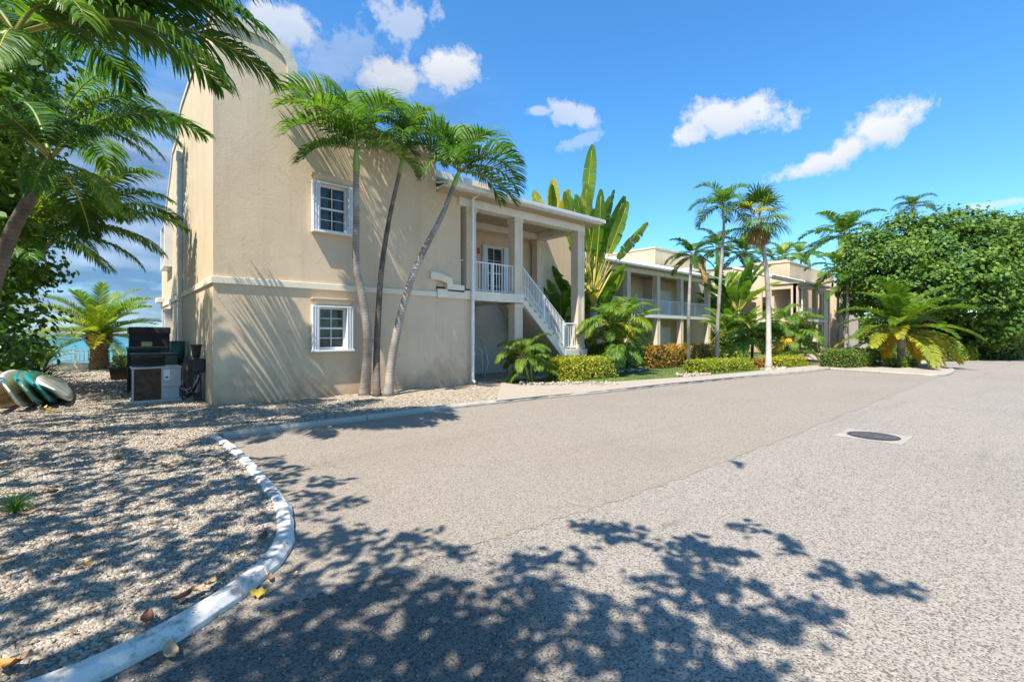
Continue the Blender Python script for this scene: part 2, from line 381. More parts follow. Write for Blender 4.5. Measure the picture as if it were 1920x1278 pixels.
def ring_bark(name, c1, c2, freq, rs=0.55):
    m, t, b, o = new_mat(name)
    p = tpos(t)
    s = t.nodes.new('ShaderNodeSeparateXYZ'); t.links.new(p, s.inputs[0])
    z = tmath(t, 'ADD', tmath(t, 'MULTIPLY', s.outputs['Z'], freq), tmath(t, 'MULTIPLY', tnoise(t, p, 3, 3), 1.6))
    f = tmath(t, 'FRACT', z)
    n = tnoise(t, p, 1.3, 6, 0.65)
    col = tramp(t, n, [(0.38, c1), (0.62, c2)])
    col = tmix(t, tmath(t, 'MULTIPLY', tmath(t, 'LESS_THAN', f, 0.13), rs), col, [x * .35 for x in c1])
    t.links.new(col, b.inputs['Base Color']); b.inputs['Roughness'].default_value = 0.85
    tbump(t, b, tmath(t, 'ADD', f, tmath(t, 'MULTIPLY', tnoise(t, p, 30, 4), 0.6)), 0.7, 0.02)
    return m
MT['trunk'] = ring_bark('palm_trunk', (0.20, 0.165, 0.135), (0.44, 0.385, 0.32), 13)
MT['trunk_lt'] = ring_bark('palm_trunk_pale', (0.26, 0.23, 0.195), (0.42, 0.385, 0.33), 8, 0.25)
MT['trunk_dk'] = ring_bark('palm_trunk_dark', (0.085, 0.066, 0.052), (0.24, 0.195, 0.155), 15)
MT['boots'] = plain('palm_boots', (0.20, 0.12, 0.06), 0.9, 0.45, 9, bump=0.8, bscale=30)
MT['orange'] = plain('orange_stalk', (0.50, 0.24, 0.03), 0.6, 0.2, 6)

# ------------------------------------------------------------------ mesh helpers
def tag(o, label=None, cat=None, group=None, kind=None):
    if label: o['label'] = label
    if cat: o['category'] = cat
    if group: o['group'] = group
    if kind: o['kind'] = kind
    return o
def empty(name, loc=(0, 0, 0), label=None, cat=None, group=None, rz=0, kind=None):
    o = bpy.data.objects.new(name, None); COL.objects.link(o)
    o.location = loc; o.rotation_euler = (0, 0, rz); o.empty_display_size = 0.2
    return tag(o, label, cat, group, kind)
def link(name, me, parent=None, loc=None, world=True):
    o = bpy.data.objects.new(name, me); COL.objects.link(o)
    if parent is not None:
        o.parent = parent
        if world: o.matrix_parent_inverse = parent_inv(parent)
    if loc is not None: o.location = loc
    return o
def parent_inv(p):
    m = Matrix.Identity(4); chain = []
    while p is not None:
        chain.append(p); p = p.parent
    for q in reversed(chain):
        m = m @ q.matrix_parent_inverse @ (Matrix.Translation(q.location) @ q.rotation_euler.to_matrix().to_4x4() @ Matrix.Diagonal((*q.scale, 1)))
    return m.inverted()
class MB:
    def __init__(s): s.v = []; s.f = []; s.m = []; s.sm = []
    def add(s, vs, fs, mi=0, smooth=False):
        k = len(s.v); s.v.extend([tuple(x) for x in vs])
        for f in fs:
            s.f.append(tuple(i + k for i in f)); s.m.append(mi); s.sm.append(smooth)
        return s
    def box(s, x0, x1, y0, y1, z0, z1, mi=0):
        x0, x1 = sorted((x0, x1)); y0, y1 = sorted((y0, y1)); z0, z1 = sorted((z0, z1))
        return s.add([(x0, y0, z0), (x1, y0, z0), (x1, y1, z0), (x0, y1, z0), (x0, y0, z1), (x1, y0, z1), (x1, y1, z1), (x0, y1, z1)],
                     [(3, 2, 1, 0), (4, 5, 6, 7), (0, 1, 5, 4), (1, 2, 6, 5), (2, 3, 7, 6), (3, 0, 4, 7)], mi)
    def prism(s, poly, a, b, axis='y', mi=0):
        """poly of (h, z) pairs extruded along axis from a to b"""
        n = len(poly)
        f = (lambda h, z, d: (h, d, z)) if axis == 'y' else ((lambda h, z, d: (d, h, z)) if axis == 'x' else (lambda h, z, d: (h, z, d)))
        vs = [f(h, z, a) for h, z in poly] + [f(h, z, b) for h, z in poly]
        fs = [tuple(range(n)), tuple(range(2 * n - 1, n - 1, -1))] + [(i, (i + 1) % n, n + (i + 1) % n, n + i) for i in range(n)]
        return s.add(vs, fs, mi)
    def tube(s, pts, rad, sides=8, mi=0, cap=True, smooth=True):
        pts = [Vector(p) for p in pts]; n = len(pts)
        if not hasattr(rad, '__len__'): rad = [rad] * n
        vs = []; fs = []; prev = None
        for i, p in enumerate(pts):
            d = (pts[min(i + 1, n - 1)] - pts[max(i - 1, 0)])
            d = d.normalized() if d.length > 1e-9 else Vector((0, 0, 1))
            if prev is None:
                a = Vector((1, 0, 0)) if abs(d.x) < 0.8 else Vector((0, 1, 0))
                sx = d.cross(a).normalized()
            else:
                sx = (prev - d * prev.dot(d)).normalized()
            prev = sx; sy = d.cross(sx)
            for k in range(sides):
                an = 2 * math.pi * k / sides
                vs.append(p + (sx * math.cos(an) + sy * math.sin(an)) * rad[i])
        for i in range(n - 1):
            for k in range(sides):
                a = i * sides + k; b = i * sides + (k + 1) % sides
                fs.append((a, b, b + sides, a + sides))
        if cap:
            fs.append(tuple(reversed(range(sides)))); fs.append(tuple(range((n - 1) * sides, n * sides)))
        return s.add(vs, fs, mi, smooth)
    def mesh(s, name, mats):
        me = bpy.data.meshes.new(name)
        me.from_pydata([tuple(v) for v in s.v], [], s.f)
        for m in mats: me.materials.append(m)
        me.polygons.foreach_set('material_index', s.m)
        me.polygons.foreach_set('use_smooth', s.sm)
        me.update()
        return me
    def build(s, name, mat, parent=None, bevel=0):
        mats = mat if isinstance(mat, (list, tuple)) else [mat]
        o = link(name, s.mesh(name, mats), parent)
        if bevel:
            b = o.modifiers.new('bevel', 'BEVEL'); b.width = bevel; b.segments = 2; b.limit_method = 'ANGLE'
        return o
def box(name, dims, mat, parent=None, bevel=0):
    return MB().box(*dims).build(name, mat, parent, bevel)
def np_mesh(name, verts, k, mat, smooth=False):
    """verts: (n*k,3) array; every k consecutive vertices are one face"""
    n = len(verts) // k
    me = bpy.data.meshes.new(name)
    me.vertices.add(n * k); me.vertices.foreach_set('co', np.asarray(verts, dtype=np.float32).ravel())
    me.loops.add(n * k); me.loops.foreach_set('vertex_index', np.arange(n * k, dtype=np.int32))
    me.polygons.add(n); me.polygons.foreach_set('loop_start', np.arange(0, n * k, k, dtype=np.int32))
    me.polygons.foreach_set('loop_total', np.full(n, k, dtype=np.int32))
    me.update(calc_edges=True)
    me.materials.append(mat)
    return me
def smooth_path(pts, sub=6):
    pts = [Vector(p) for p in pts]; out_ = []
    for i in range(len(pts) - 1):
        p0 = pts[max(i - 1, 0)]; p1 = pts[i]; p2 = pts[i + 1]; p3 = pts[min(i + 2, len(pts) - 1)]
        for k in range(sub):
            t = k / sub
            out_.append(0.5 * ((2 * p1) + (p2 - p0) * t + (2 * p0 - 5 * p1 + 4 * p2 - p3) * t * t + (3 * p1 - p0 - 3 * p2 + p3) * t ** 3))
    out_.append(pts[-1])
    return out_

# ================================================================== THE SETTING
def poly_sheet(name, pts, z, mat):
    me = bpy.data.meshes.new(name)
    from mathutils.geometry import tessellate_polygon
    v3 = [Vector((p[0], p[1], 0)) for p in pts]
    fs = []
    for t_ in tessellate_polygon([v3]):
        a_, b_, c_ = (v3[i] for i in t_); fs.append(t_ if (b_ - a_).cross(c_ - a_).z > 0 else tuple(reversed(t_)))
    me.from_pydata([(p[0], p[1], z) for p in pts], [], fs); me.update(); me.materials.append(mat)
    return tag(link(name, me), kind='structure')
poly_sheet('road', [(-120, -300), (900, -300), (900, 400), (70, 400), (70, 28.6), (-120, 28.6)], 0.0, MT['road'])
poly_sheet('sea', [(-5000, 28.4), (5000, 28.4), (5000, 9000), (-5000, 9000)], -1.9, MT['sea'])

kerb_fore = [(-120, 1400), (60, 1330), (187, 1278), (300, 1220), (390, 1166), (468, 1113), (526, 1060), (551, 1012), (549, 975), (538, 945), (507, 908), (468, 865), (436, 838), (410, 823)]
kf = [P0(x, y) for x, y in kerb_fore]
kd = (kf[0] - kf[2]).normalized()
kf = [kf[0] + kd * q for q in (7.0, 4.0, 1.6)] + kf
kb_px = [(418, 824), (530, 808), (700, 787), (830, 769), (930, 758), (1030, 747), (1120, 739), (1250, 724), (1400, 709), (1480, 702), (1555, 694)]
kb = [P0(x, y) for x, y in kb_px]
joint = [P0(x, y) for x, y in [(395, 1185), (500, 1145), (640, 1103), (889, 1023), (1069, 967), (1280, 895), (1533, 797), (1762, 706)]]
jr = random.Random(2); js = smooth_path(joint, 40)
js = [p + Vector((jr.uniform(-.012, .012), jr.uniform(-.022, .022) + .02 * math.sin(i * .9) + .015 * math.sin(i * .37), 0)) for i, p in enumerate(js)]
bay_pts = [tuple(p) for p in js] + [tuple(p) for p in reversed(kb)] + [tuple(p) for p in reversed(kf[8:])]
poly_sheet('parking_bay', bay_pts, 0.004, MT['bay'])

# gravel bed: left of the curved kerb, along the wall and out to the sea wall
def off(p, q, d):
    v = Vector((q[0] - p[0], q[1] - p[1], 0)).normalized(); return Vector((p[0] - v.y * d, p[1] + v.x * d, 0))
sk = smooth_path(kf[:-1] + [kf[-1]], 5)
ski = [sk[i] + (lambda d: Vector((-d.y, d.x, 0)).normalized() * .12)(sk[min(i + 1, len(sk) - 1)] - sk[max(i - 1, 0)]) for i in range(len(sk) - 3)]
gpts = [(-30, kf[0].y + .12)] + [(p.x, p.y) for p in ski] + [(p.x, p.y + .1) for p in kb[:5]] + [(9.4, 11.0), (9.4, 28.2), (-30, 28.2)]
poly_sheet('gravel_bed', gpts, 0.05, MT['gravel'])
# concrete walk in front of the stairs and along the bays
wk = [(p.x, p.y) for p in kb[4:]]
back = [P0(1560, 686), P0(1500, 690), P0(1400, 701), P0(1300, 710), P0(1200, 717), P0(1130, 722), P0(1030, 727), P0(975, 727)]
poly_sheet('footpath', wk + [(p.x, p.y) for p in back] + [(9.42, 11.3)], 0.09, MT['path'])
poly_sheet('lawn', [(9.42, 11.3)] + [(p.x, p.y) for p in reversed(back)] + [(30, 9.8), (52, 12), (52, 28), (9.42, 28)], 0.06, MT['grass'])
isl = [P0(1556, 694), P0(1600, 696), P0(1690, 701), P0(1765, 705), P0(1790, 697), P0(1772, 691), (42, 6), (44, 12.8), (30, 9.8), P0(1560, 686)]
poly_sheet('pale_apron', [(p[0], p[1]) for p in isl], 0.088, MT['path'])

def kerb_sweep(root, pts, wid, h, mat, seg_every, cham=0.03, lean=0.0):
    """pieces of cast kerb, each its own object with a narrow joint between"""
    pts = smooth_path(pts, 8)
    L = [0]
    for i in range(1, len(pts)): L.append(L[-1] + (pts[i] - pts[i - 1]).length)
    nseg = max(1, round(L[-1] / seg_every))
    def at(s):
        for i in range(1, len(L)):
            if L[i] >= s:
                f = (s - L[i - 1]) / max(1e-9, L[i] - L[i - 1]); return pts[i - 1].lerp(pts[i], f)
        return pts[-1]
    for k in range(nseg):
        a = L[-1] * k / nseg + 0.006; b = L[-1] * (k + 1) / nseg - 0.006
        m = max(3, int((b - a) / 0.12)); rows = []
        for j in range(m + 1):
            s = a + (b - a) * j / m; p = at(s); d = (at(min(L[-1], s + 0.15)) - at(max(0, s - 0.15))).normalized()
            nrm = Vector((-d.y, d.x, 0))       # to the left of travel
            jig = 0.008 * math.sin(s * 7.3) + 0.006 * math.sin(s * 17)
            prof = [(-jig, -0.05), (-jig - 0.004, h - cham * 1.6), (cham, h), (wid - cham, h), (wid, h - cham), (wid, -0.05)]
            rows.append([p + nrm * q + Vector((0, 0, zz)) for q, zz in prof])
        vs = [v for r in rows for v in r]; n = 6; fs = []
        for j in range(m):
            for q in range(n - 1):
                i0 = j * n + q; fs.append((i0, i0 + 1, i0 + n + 1, i0 + n))
        fs.append(tuple(range(n))); fs.append(tuple(reversed(range(m * n, (m + 1) * n))))
        mb = MB().add(vs, fs, 0, False)
        mb.build('kerb_segment', mat, root, 0.006)
kr = empty('kerb', (kf[8].x, kf[8].y, 0)); tag(kr, 'curved white painted kerb between the gravel and the shaded asphalt', kind='structure')
kerb_sweep(kr, kf, 0.135, 0.08, MT['kerb_w'], 1.6, 0.03)
kr2 = empty('kerb', (kb[4].x, kb[4].y, 0)); tag(kr2, 'straight worn kerb along the back of the parking bays', kind='structure')
kerb_sweep(kr2, kb, 0.12, 0.10, MT['kerb_c'], 2.4, 0.03)
kr3 = empty('kerb', (P0(1690, 703).x, P0(1690, 703).y, 0)); tag(kr3, 'pale kerb round the planting island at the far end', kind='structure')
kerb_sweep(kr3, [P0(1556, 694), P0(1600, 697), P0(1690, 703), P0(1765, 706), P0(1790, 697), P0(1772, 691)], 0.15, 0.12, MT['kerb_c'], 2.0, 0.03)

# ================================================================== BUILDING PARTS
def facade_mesh(breaks, z0, prof, holes, mp, th=0.25):
    """wall plate following the top profile [(u,z)..] with real openings; mp(u,z,d) -> point"""
    us = sorted(set([round(u, 4) for u, _ in prof] + [round(x, 4) for h in holes for x in h[:2]] + [round(x, 4) for x in breaks]))
    def top(u, side):
        best = None
        for (a, za), (b, zb) in zip(prof, prof[1:]):
            if a - 1e-6 <= u <= b + 1e-6 and b - a > 1e-6:
                z = za + (zb - za) * (u - a) / (b - a)
                if side == 'r' and u < b - 1e-6: return z
                if side == 'l' and u > a + 1e-6: best = z; return z
        return prof[0][1] if u <= prof[0][0] else prof[-1][1]
    mb = MB()
    for a, b in zip(us, us[1:]):
        if b - a < 1e-5: continue
        za, zb = top(a, 'r'), top(b, 'l')
        hs_ = sorted([h for h in holes if h[0] <= a + 1e-6 and h[1] >= b - 1e-6], key=lambda h: h[2])
        lo = z0; spans = []
        for h in hs_:
            spans.append((lo, lo, h[2], h[2])); lo = h[3]
        spans.append((lo, lo, za, zb))
        for (l0, l1, t0, t1) in spans:
            if t0 - l0 < 1e-5 and t1 - l1 < 1e-5: continue
            vs = [mp(a, l0, 0), mp(b, l1, 0), mp(b, t1, 0), mp(a, t0, 0), mp(a, l0, th), mp(b, l1, th), mp(b, t1, th), mp(a, t0, th)]
            mb.add(vs, [(0, 1, 2, 3), (7, 6, 5, 4), (3, 2, 6, 7), (0, 4, 5, 1)])
    for h in holes:
        u0, u1, a, b = h
        for u in (u0, u1): mb.add([mp(u, a, 0), mp(u, b, 0), mp(u, b, th), mp(u, a, th)], [(0, 1, 2, 3)])
    for u, s in ((us[0], 'r'), (us[-1], 'l')):
        zt = top(u, s); mb.add([mp(u, z0, 0), mp(u, zt, 0), mp(u, zt, th), mp(u, z0, th)], [(0, 1, 2, 3)])
    for (a, za), (b, zb) in zip(prof, prof[1:]):
        if abs(b - a) < 1e-6: mb.add([mp(a, za, 0), mp(a, zb, 0), mp(a, zb, th), mp(a, za, th)], [(0, 1, 2, 3)])
    return mb
def strip_along(prof, mp, hgt, d0, d1, top_over=0.03):
    """coping that follows the profile: mitred strip of height hgt measured along the normal"""
    n = len(prof); nor = []
    for i in range(n):
        ns = []
        for j in (i - 1, i):
            if 0 <= j < n - 1:
                a, b = prof[j], prof[j + 1]; dx, dz = b[0] - a[0], b[1] - a[1]; l = math.hypot(dx, dz)
                if l > 1e-6: ns.append((dz / l, -dx / l))
        nx = sum(q[0] for q in ns); nz = sum(q[1] for q in ns); l = math.hypot(nx, nz)
        c = (nx / l * ns[0][0] + nz / l * ns[0][1])
        nor.append((nx / l / max(c, .5), nz / l / max(c, .5)))
    mb = MB(); vs = []
    for (u, z), (nx, nz) in zip(prof, nor):
        uo, zo = u - nx * top_over, z - nz * top_over
        ui, zi = u + nx * hgt, z + nz * hgt
        vs += [mp(uo, zo, d0), mp(ui, zi, d0), mp(ui, zi, d1), mp(uo, zo, d1)]
    fs = []
    for i in range(n - 1):
        k = i * 4
        for q in range(4): fs.append((k + q, k + (q + 1) % 4, k + 4 + (q + 1) % 4, k + 4 + q))
    fs += [(0, 1, 2, 3), tuple(4 * n - 4 + q for q in (3, 2, 1, 0))]
    return mb.add(vs, fs)
def window(parent, mp, u0, u1, z0, z1, shut=0.18, hood=True, proud=0.17, two=True, recess=0.07):
    """sash window with folded accordion shutters; u0..u1, z0..z1 = outside of the shutters"""
    def bx(mb, a, b, c, d, e, f):
        vs = [mp(a, c, e), mp(b, c, e), mp(b, d, e), mp(a, d, e), mp(a, c, f), mp(b, c, f), mp(b, d, f), mp(a, d, f)]
        mb.add(vs, [(0, 1, 2, 3), (7, 6, 5, 4), (0, 4, 5, 1), (1, 5, 6, 2), (2, 6, 7, 3), (3, 7, 4, 0)])
    root_w = empty('window', tuple(mp((u0 + u1) / 2, z0, 0)))
    root_w.parent = parent; root_w.matrix_parent_inverse = parent_inv(parent)
    a, b = u0 + shut, u1 - shut; zb, zt = z0 + 0.05, z1 - 0.02; fr = 0.045
    mb = MB()
    bx(mb, a, a + fr, zb, zt, 0.0, recess + .03); bx(mb, b - fr, b, zb, zt, 0.0, recess + .03)
    bx(mb, a + fr, b - fr, zt - fr, zt, 0.0, recess + .03); bx(mb, a + fr, b - fr, zb, zb + fr, 0.0, recess + .03)
    zm = (zb + zt) / 2
    bx(mb, a + fr, b - fr, zm - .022, zm + .022, recess - .035, recess + .02)
    uc = (a + b) / 2
    for (q0, q1) in ((zb + fr, zm - .022), (zm + .022, zt - fr)):
        bx(mb, uc - .009, uc + .009, q0, q1, recess - .015, recess + .006)
        qq = (q0 + q1) / 2
        bx(mb, a + fr, uc - .009, qq - .008, qq + .008, recess - .014, recess + .006)
        bx(mb, uc + .009, b - fr, qq - .008, qq + .008, recess - .014, recess + .006)
    mb.build('window_frame', MT['white'], root_w)
    for (q0, q1) in ((zb + fr, zm - .022), (zm + .022, zt - fr)):
        m2 = MB(); bx(m2, a + fr, b - fr, q0, q1, recess + .008, recess + .014)
        m2.build('pane', MT['pane'], root_w)
    for (s0, s1) in ((u0, a), (b, u1)):
        m3 = MB(); n = 6
        for i in range(n):                      # folded blades with grooves between
            x0 = s0 + (s1 - s0) * i / n; x1 = s0 + (s1 - s0) * (i + .72) / n
            bx(m3, x0, x1, z0 + .03, z1 - .02, -proud * (1 if i % 2 == 0 else .93), -0.002)
        bx(m3, s0 + .004, s1 - .006, z0 + .032, z1 - .022, -proud * .8, -0.003)
        m3.build('shutter', MT['shutter'], root_w, 0.004)
    m4 = MB()
    m6 = MB(); bx(m6, u0, u1, z1 - .02, z1 + .015, -proud, -0.001); m6.build('shutter_track', MT['shutter'], root_w, 0.004)
    bx(m4, u0 - .005, u1 + .005, z0 - .015, z0 + .03, -proud - .015, -0.001)
    m4.build('window_sill', MT['shutter'], root_w, 0.004)
    if hood:
        m5 = MB()
        v = []
        for (e, o_) in ((0, 0.0), (.05, .10)):
            pass
        zl, zh = z1 + .03, z1 + .17
        lo = [mp(u0 + .10, zl, -.002), mp(u1 - .10, zl, -.002), mp(u1 - .10, zl, -.06), mp(u0 + .10, zl, -.06)]
        hi = [mp(u0 + .02, zh, -.002), mp(u1 - .02, zh, -.002), mp(u1 - .02, zh, -.15), mp(u0 + .02, zh, -.15)]
        m5.add(lo + hi, [(0, 1, 2, 3), (7, 6, 5, 4), (0, 4, 5, 1), (1, 5, 6, 2), (2, 6, 7, 3), (3, 7, 4, 0)])
        bx(m5, u0 - .005, u1 + .005, zh + .001, zh + .035, -.17, -.001)
        m5.build('window_hood', MT['stucco_pale'], root_w, 0.006)
    return root_w
def small_window(parent, mp, u0, u1, z0, z1, door=False):
    def bx(mb, a, b, c, d, e, f):
        vs = [mp(a, c, e), mp(b, c, e), mp(b, d, e), mp(a, d, e), mp(a, c, f), mp(b, c, f), mp(b, d, f), mp(a, d, f)]
        mb.add(vs, [(0, 1, 2, 3), (7, 6, 5, 4), (0, 4, 5, 1), (1, 5, 6, 2), (2, 6, 7, 3), (3, 7, 4, 0)])
    r_ = empty('door' if door else 'window', tuple(mp((u0 + u1) / 2, z0, 0))); r_.parent = parent; r_.matrix_parent_inverse = parent_inv(parent)
    mb = MB(); fr = .09
    bx(mb, u0, u0 + fr, z0, z1, -.05, -.002); bx(mb, u1 - fr, u1, z0, z1, -.05, -.002); bx(mb, u0 + fr, u1 - fr, z1 - fr, z1, -.05, -.002)
    if not door: bx(mb, u0 + fr, u1 - fr, z0, z0 + fr, -.05, -.002)
    mb.build('door_frame' if door else 'window_frame', MT['trim'], r_)
    if door:
        m = MB(); bx(m, u0 + fr, u1 - fr, z0 + .01, z1 - fr, -.03, -.002)
        uc = (u0 + u1) / 2
        for k in range(3):
            q = z0 + .15 + k * (z1 - z0 - .3) / 3
            bx(m, u0 + fr + .12, uc - .04, q, q + (z1 - z0 - .5) / 3, -.038, -.031)
            bx(m, uc + .04, u1 - fr - .12, q, q + (z1 - z0 - .5) / 3, -.038, -.031)
        m.build('door_panel', MT['white'], r_)
    else:
        zm = (z0 + z1) / 2
        for q0, q1 in ((z0 + fr, zm - .02), (zm + .02, z1 - fr)):
            m = MB(); bx(m, u0 + fr, u1 - fr, q0, q1, -.02, -.004); m.build('pane', MT['pane'], r_)
        m = MB(); bx(m, u0 + fr, u1 - fr, zm - .02, zm + .02, -.035, -.002); m.build('sash_bar', MT['white'], r_)
    return r_
_bal = {}
def railing(parent, a, b, h=1.0, spacing=0.115, posts=(0, 1), name='railing', joined=False, lift=0.08):
    """post-and-baluster rail from floor point a to b (may slope)"""
    a = Vector(a); b = Vector(b)
    r_ = empty(name, tuple(a)); r_.parent = parent; r_.matrix_parent_inverse = parent_inv(parent)
    def up(p, z): return Vector((p.x, p.y, p.z + z))
    mb = MB()
    mb.tube([up(a, h), up(b, h)], 0.024, 6, smooth=False)
    mb.build('top_rail', MT['white'], r_)
    MB().tube([up(a, lift), up(b, lift)], 0.018, 6, smooth=False).build('bottom_rail', MT['white'], r_)
    for f in posts:
        p = a.lerp(b, f); box('post', (p.x - .03, p.x + .03, p.y - .03, p.y + .03, p.z - .04, p.z + h + .012), MT['white'], r_)
    n = max(2, int(round((b - a).length / spacing)))
    key = round(h - lift, 3)
    if joined:
        m = MB()
        for i in range(1, n):
            p = a.lerp(b, i / n); m.box(p.x - .009, p.x + .009, p.y - .009, p.y + .009, p.z + lift, p.z + h)
        o = m.build('baluster', MT['white'], r_); o['kind'] = 'stuff'
    else:
        if key not in _bal: _bal[key] = MB().box(-.0095, .0095, -.0095, .0095, 0, h - lift).mesh('baluster', [MT['white']])
        for i in range(1, n):
            p = a.lerp(b, i / n)
            if any(abs(i / n - f) * (b - a).length < .05 for f in posts): continue
            o = bpy.data.objects.new('baluster', _bal[key]); COL.objects.link(o); o.parent = r_; o.location = (p - a) + Vector((0, 0, lift))
    return r_
def downspout(parent, x, y, z0, z1, mat=None, r=.05, shoe=(0, -.12)):
    mb = MB(); mb.tube([(x, y, z1), (x, y, z0 + .12), (x + shoe[0], y + shoe[1], z0 + .03)], r, 8, smooth=False)
    for z in (z0 + .9, (z0 + z1) / 2, z1 - .5): mb.box(x - r - .012, x + r + .012, y - r - .004, y + r + .03, z, z + .03)
    return mb.build('downspout', mat or MT['white'], parent)

# ------------------------------------------------------------------ BUILDING 1 (near)
WY = 11.89; WX = 1.75
B1 = empty('apartment_building', (WX, WY, 0), 'near beige stucco building with curved parapet, covered outside stair behind three palms', 'building')
front = lambda u, z, d: Vector((u, WY + d, z))
side = lambda u, z, d: Vector((WX + d, u, z))
def arc(cx, cz, rx, rz, a0, a1, n):
    return [(cx + rx * math.cos(R(a0 + (a1 - a0) * i / n)), cz + rz * math.sin(R(a0 + (a1 - a0) * i / n))) for i in range(n + 1)]
prof1 = [(WX, 8.64), (2.45, 8.66)] + arc(2.45, 7.9, 1.0, .76, 86, 0, 12) + [(3.45, 7.80), (3.96, 7.80), (3.97, 7.66), (4.30, 7.64)] + arc(4.30, 7.05, .85, .59, 82, 10, 8) + [(5.2, 7.10), (7.38, 7.08)]
def W_(pxa, pya, pxb, pyb):
    a = PY(pxa, pya, WY); b = PY(pxb, pyb, WY); return a.x, b.x, b.z, a.z
lw = (3.79, 4.83, 1.19, 2.30)
uw = (3.80, 4.86, 4.14, 5.36)
holes1 = [(lw[0] + .18, lw[1] - .18, lw[2] + .05, lw[3] - .02), (uw[0] + .18, uw[1] - .18, uw[2] + .05, uw[3] - .02)]
facade_mesh([], -0.1, prof1, holes1, front, .24).build('front_wall', MT['stucco'], B1)
# right end of the front, slightly set back upstairs
facade_mesh([], 3.04, [(7.385, 6.0), (8.30, 6.0)], [], lambda u, z, d: Vector((u, WY + .06 + d, z)), .22).build('front_wall', MT['stucco'], B1)
facade_mesh([], -0.1, [(7.385, 2.72), (8.62, 2.72)], [], front, .24).build('front_wall', MT['stucco'], B1)
prof2 = [(WY + .242, 8.64), (17.2, 8.64)] + arc(17.2, 8.0, 1.0, .64, 88, 0, 8) + [(18.4, 8.0), (19.9, 7.95), (20.4, 7.5), (24.3, 5.35)]
facade_mesh([], -0.1, prof2, [(20.5, 21.6, 4.05, 5.48), (20.55, 21.35, .95, 2.48)], side, .24).build('side_wall', MT['stucco_pale'], B1)
strip_along(prof1, front, .20, -.05, .26).build('coping', MT['coping'], B1)
strip_along([(WY - .05, 8.642)] + prof2[1:], side, .10, -.035, .27, .034).build('coping', MT['coping'], B1)
# string course with a raised step to the right
MB().box(WX - .045, 7.38, WY - .05, WY - .001, 2.72, 2.87).build('string_course', MT['band'], B1, .008)
MB().box(WX - .045, WX - .001, WY, 17.2, 2.722, 2.868).build('string_course', MT['band'], B1, .008)
MB().box(WX - .045, WX - .001, 17.5, 24.3, 2.722, 2.868).build('string_course', MT['band'], B1, .008)
MB().box(7.384, 8.72, WY - .09, WY - .001, 2.70, 2.96).build('string_course', MT['band'], B1, .008)
hp = [(PY(x, y, WY).x, PY(x, y, WY).z) for x, y in [(805.5, 509), (815, 510.5), (825, 513.5), (835, 517.5), (844.5, 522), (846.8, 533), (868, 536), (868, 548.5), (836, 545.5), (836, 531.5), (829, 528), (824, 526.2), (815, 524.5), (805.5, 523.5)]]
def ngon_prism(hp, y0, y1):
    me = bmesh.new()
    a = [me.verts.new((u, y0, z)) for u, z in hp]; b = [me.verts.new((u, y1, z)) for u, z in hp]
    from mathutils.geometry import tessellate_polygon
    for t_ in tessellate_polygon([[Vector((u, z, 0)) for u, z in hp]]):
        me.faces.new([a[i] for i in t_]); me.faces.new([b[i] for i in reversed(t_)])
    for i in range(len(hp)): me.faces.new((a[i], b[i], b[(i + 1) % len(hp)], a[(i + 1) % len(hp)]))
    bmesh.ops.recalc_face_normals(me, faces=me.faces)
    m = bpy.data.meshes.new('step_moulding'); me.to_mesh(m); me.free(); return m
m_ = ngon_prism(hp, WY - .09, WY + .05); m_.materials.append(MT['band']); link('step_moulding', m_, B1)
window(B1, front, *lw)
window(B1, front, *uw)
# body of the building behind
box('rear_wall', (WX + .3, 9.0, 24.1, 24.35, 0, 5.3), MT['stucco'], B1)
box('flat_roof', (WX + .25, 8.9, WY + .26, 24.0, 6.4, 6.6), MT['roof'], B1)
# side wall details
sw = window(B1, side, 20.2, 21.9, 4.0, 5.5, shut=.3, hood=False, recess=.02, proud=.22)
window(B1, side, 20.3, 21.6, 0.9, 2.5, shut=.25, hood=False, recess=.02, proud=.2)
box('balcony_slab', (WX - .22, WX - .002, 23.3, 24.35, 2.9, 3.08), MT['trim'], B1, .01)
MB().box(WX - .11, WX - .002, 17.28, 17.42, 0.1, 7.1).box(WX - .15, WX - .002, 17.22, 17.48, 6.9, 7.15).build('downspout', MT['white'], B1, .01)
# --- porch
ZB = 2.96         # balcony floor
PY1 = 14.6        # back wall of the porch
facade_mesh([], -.1, [(8.62, 7.0), (19.0, 7.0)], [(11.38, 12.22, ZB + .07, 5.1)], lambda u, z, d: Vector((u, PY1 + d, z)), .2).build('porch_back_wall', MT['stucco'], B1)
box('porch_side_wall', (8.40, 8.618, WY + .36, PY1, -.1, 6.0), MT['stucco'], B1)
box('rear_block', (14.2, 19.0, 14.81, 21, -.1, 6.6), MT['stucco'], B1)
box('parapet_block', (9.2, 12.3, 15.5, 16.2, 6.5, 7.95), MT['stucco_pale'], B1)
def column(parent, x, y, z0, z1, s=.36, cap=True):
    mb = MB(); mb.box(x, x + s, y, y + s, z0, z1)
    g = .045                                     # raised corner strips leave a sunk face
    for (a, b) in ((x - .012, x + .09), (x + s - .09, x + s + .012)):
        mb.box(a, b, y - .014, y + .09, z0 + .004, z1 - .004)
    o = mb.build('column', MT['column'], parent, .006)
    if cap:
        box('column_capital', (x - .035, x + s + .035, y - .035, y + s + .035, z1 - .16, z1 - .005), MT['column'], parent, .006)
        box('column_base', (x - .03, x + s + .03, y - .03, y + s + .03, z0 + .002, z0 + .14), MT['column'], parent, .006)
    return o
column(B1, 8.50, WY, 3.02, 5.60, .34)
column(B1, 10.50, WY, 0.0, 2.66, .34)
column(B1, 10.50, WY, ZB + .002, 5.60, .34)
column(B1, 13.76, WY, 1.06, 5.60, .36)
column(B1, 13.72, 14.1, 1.06, 5.60, .34)
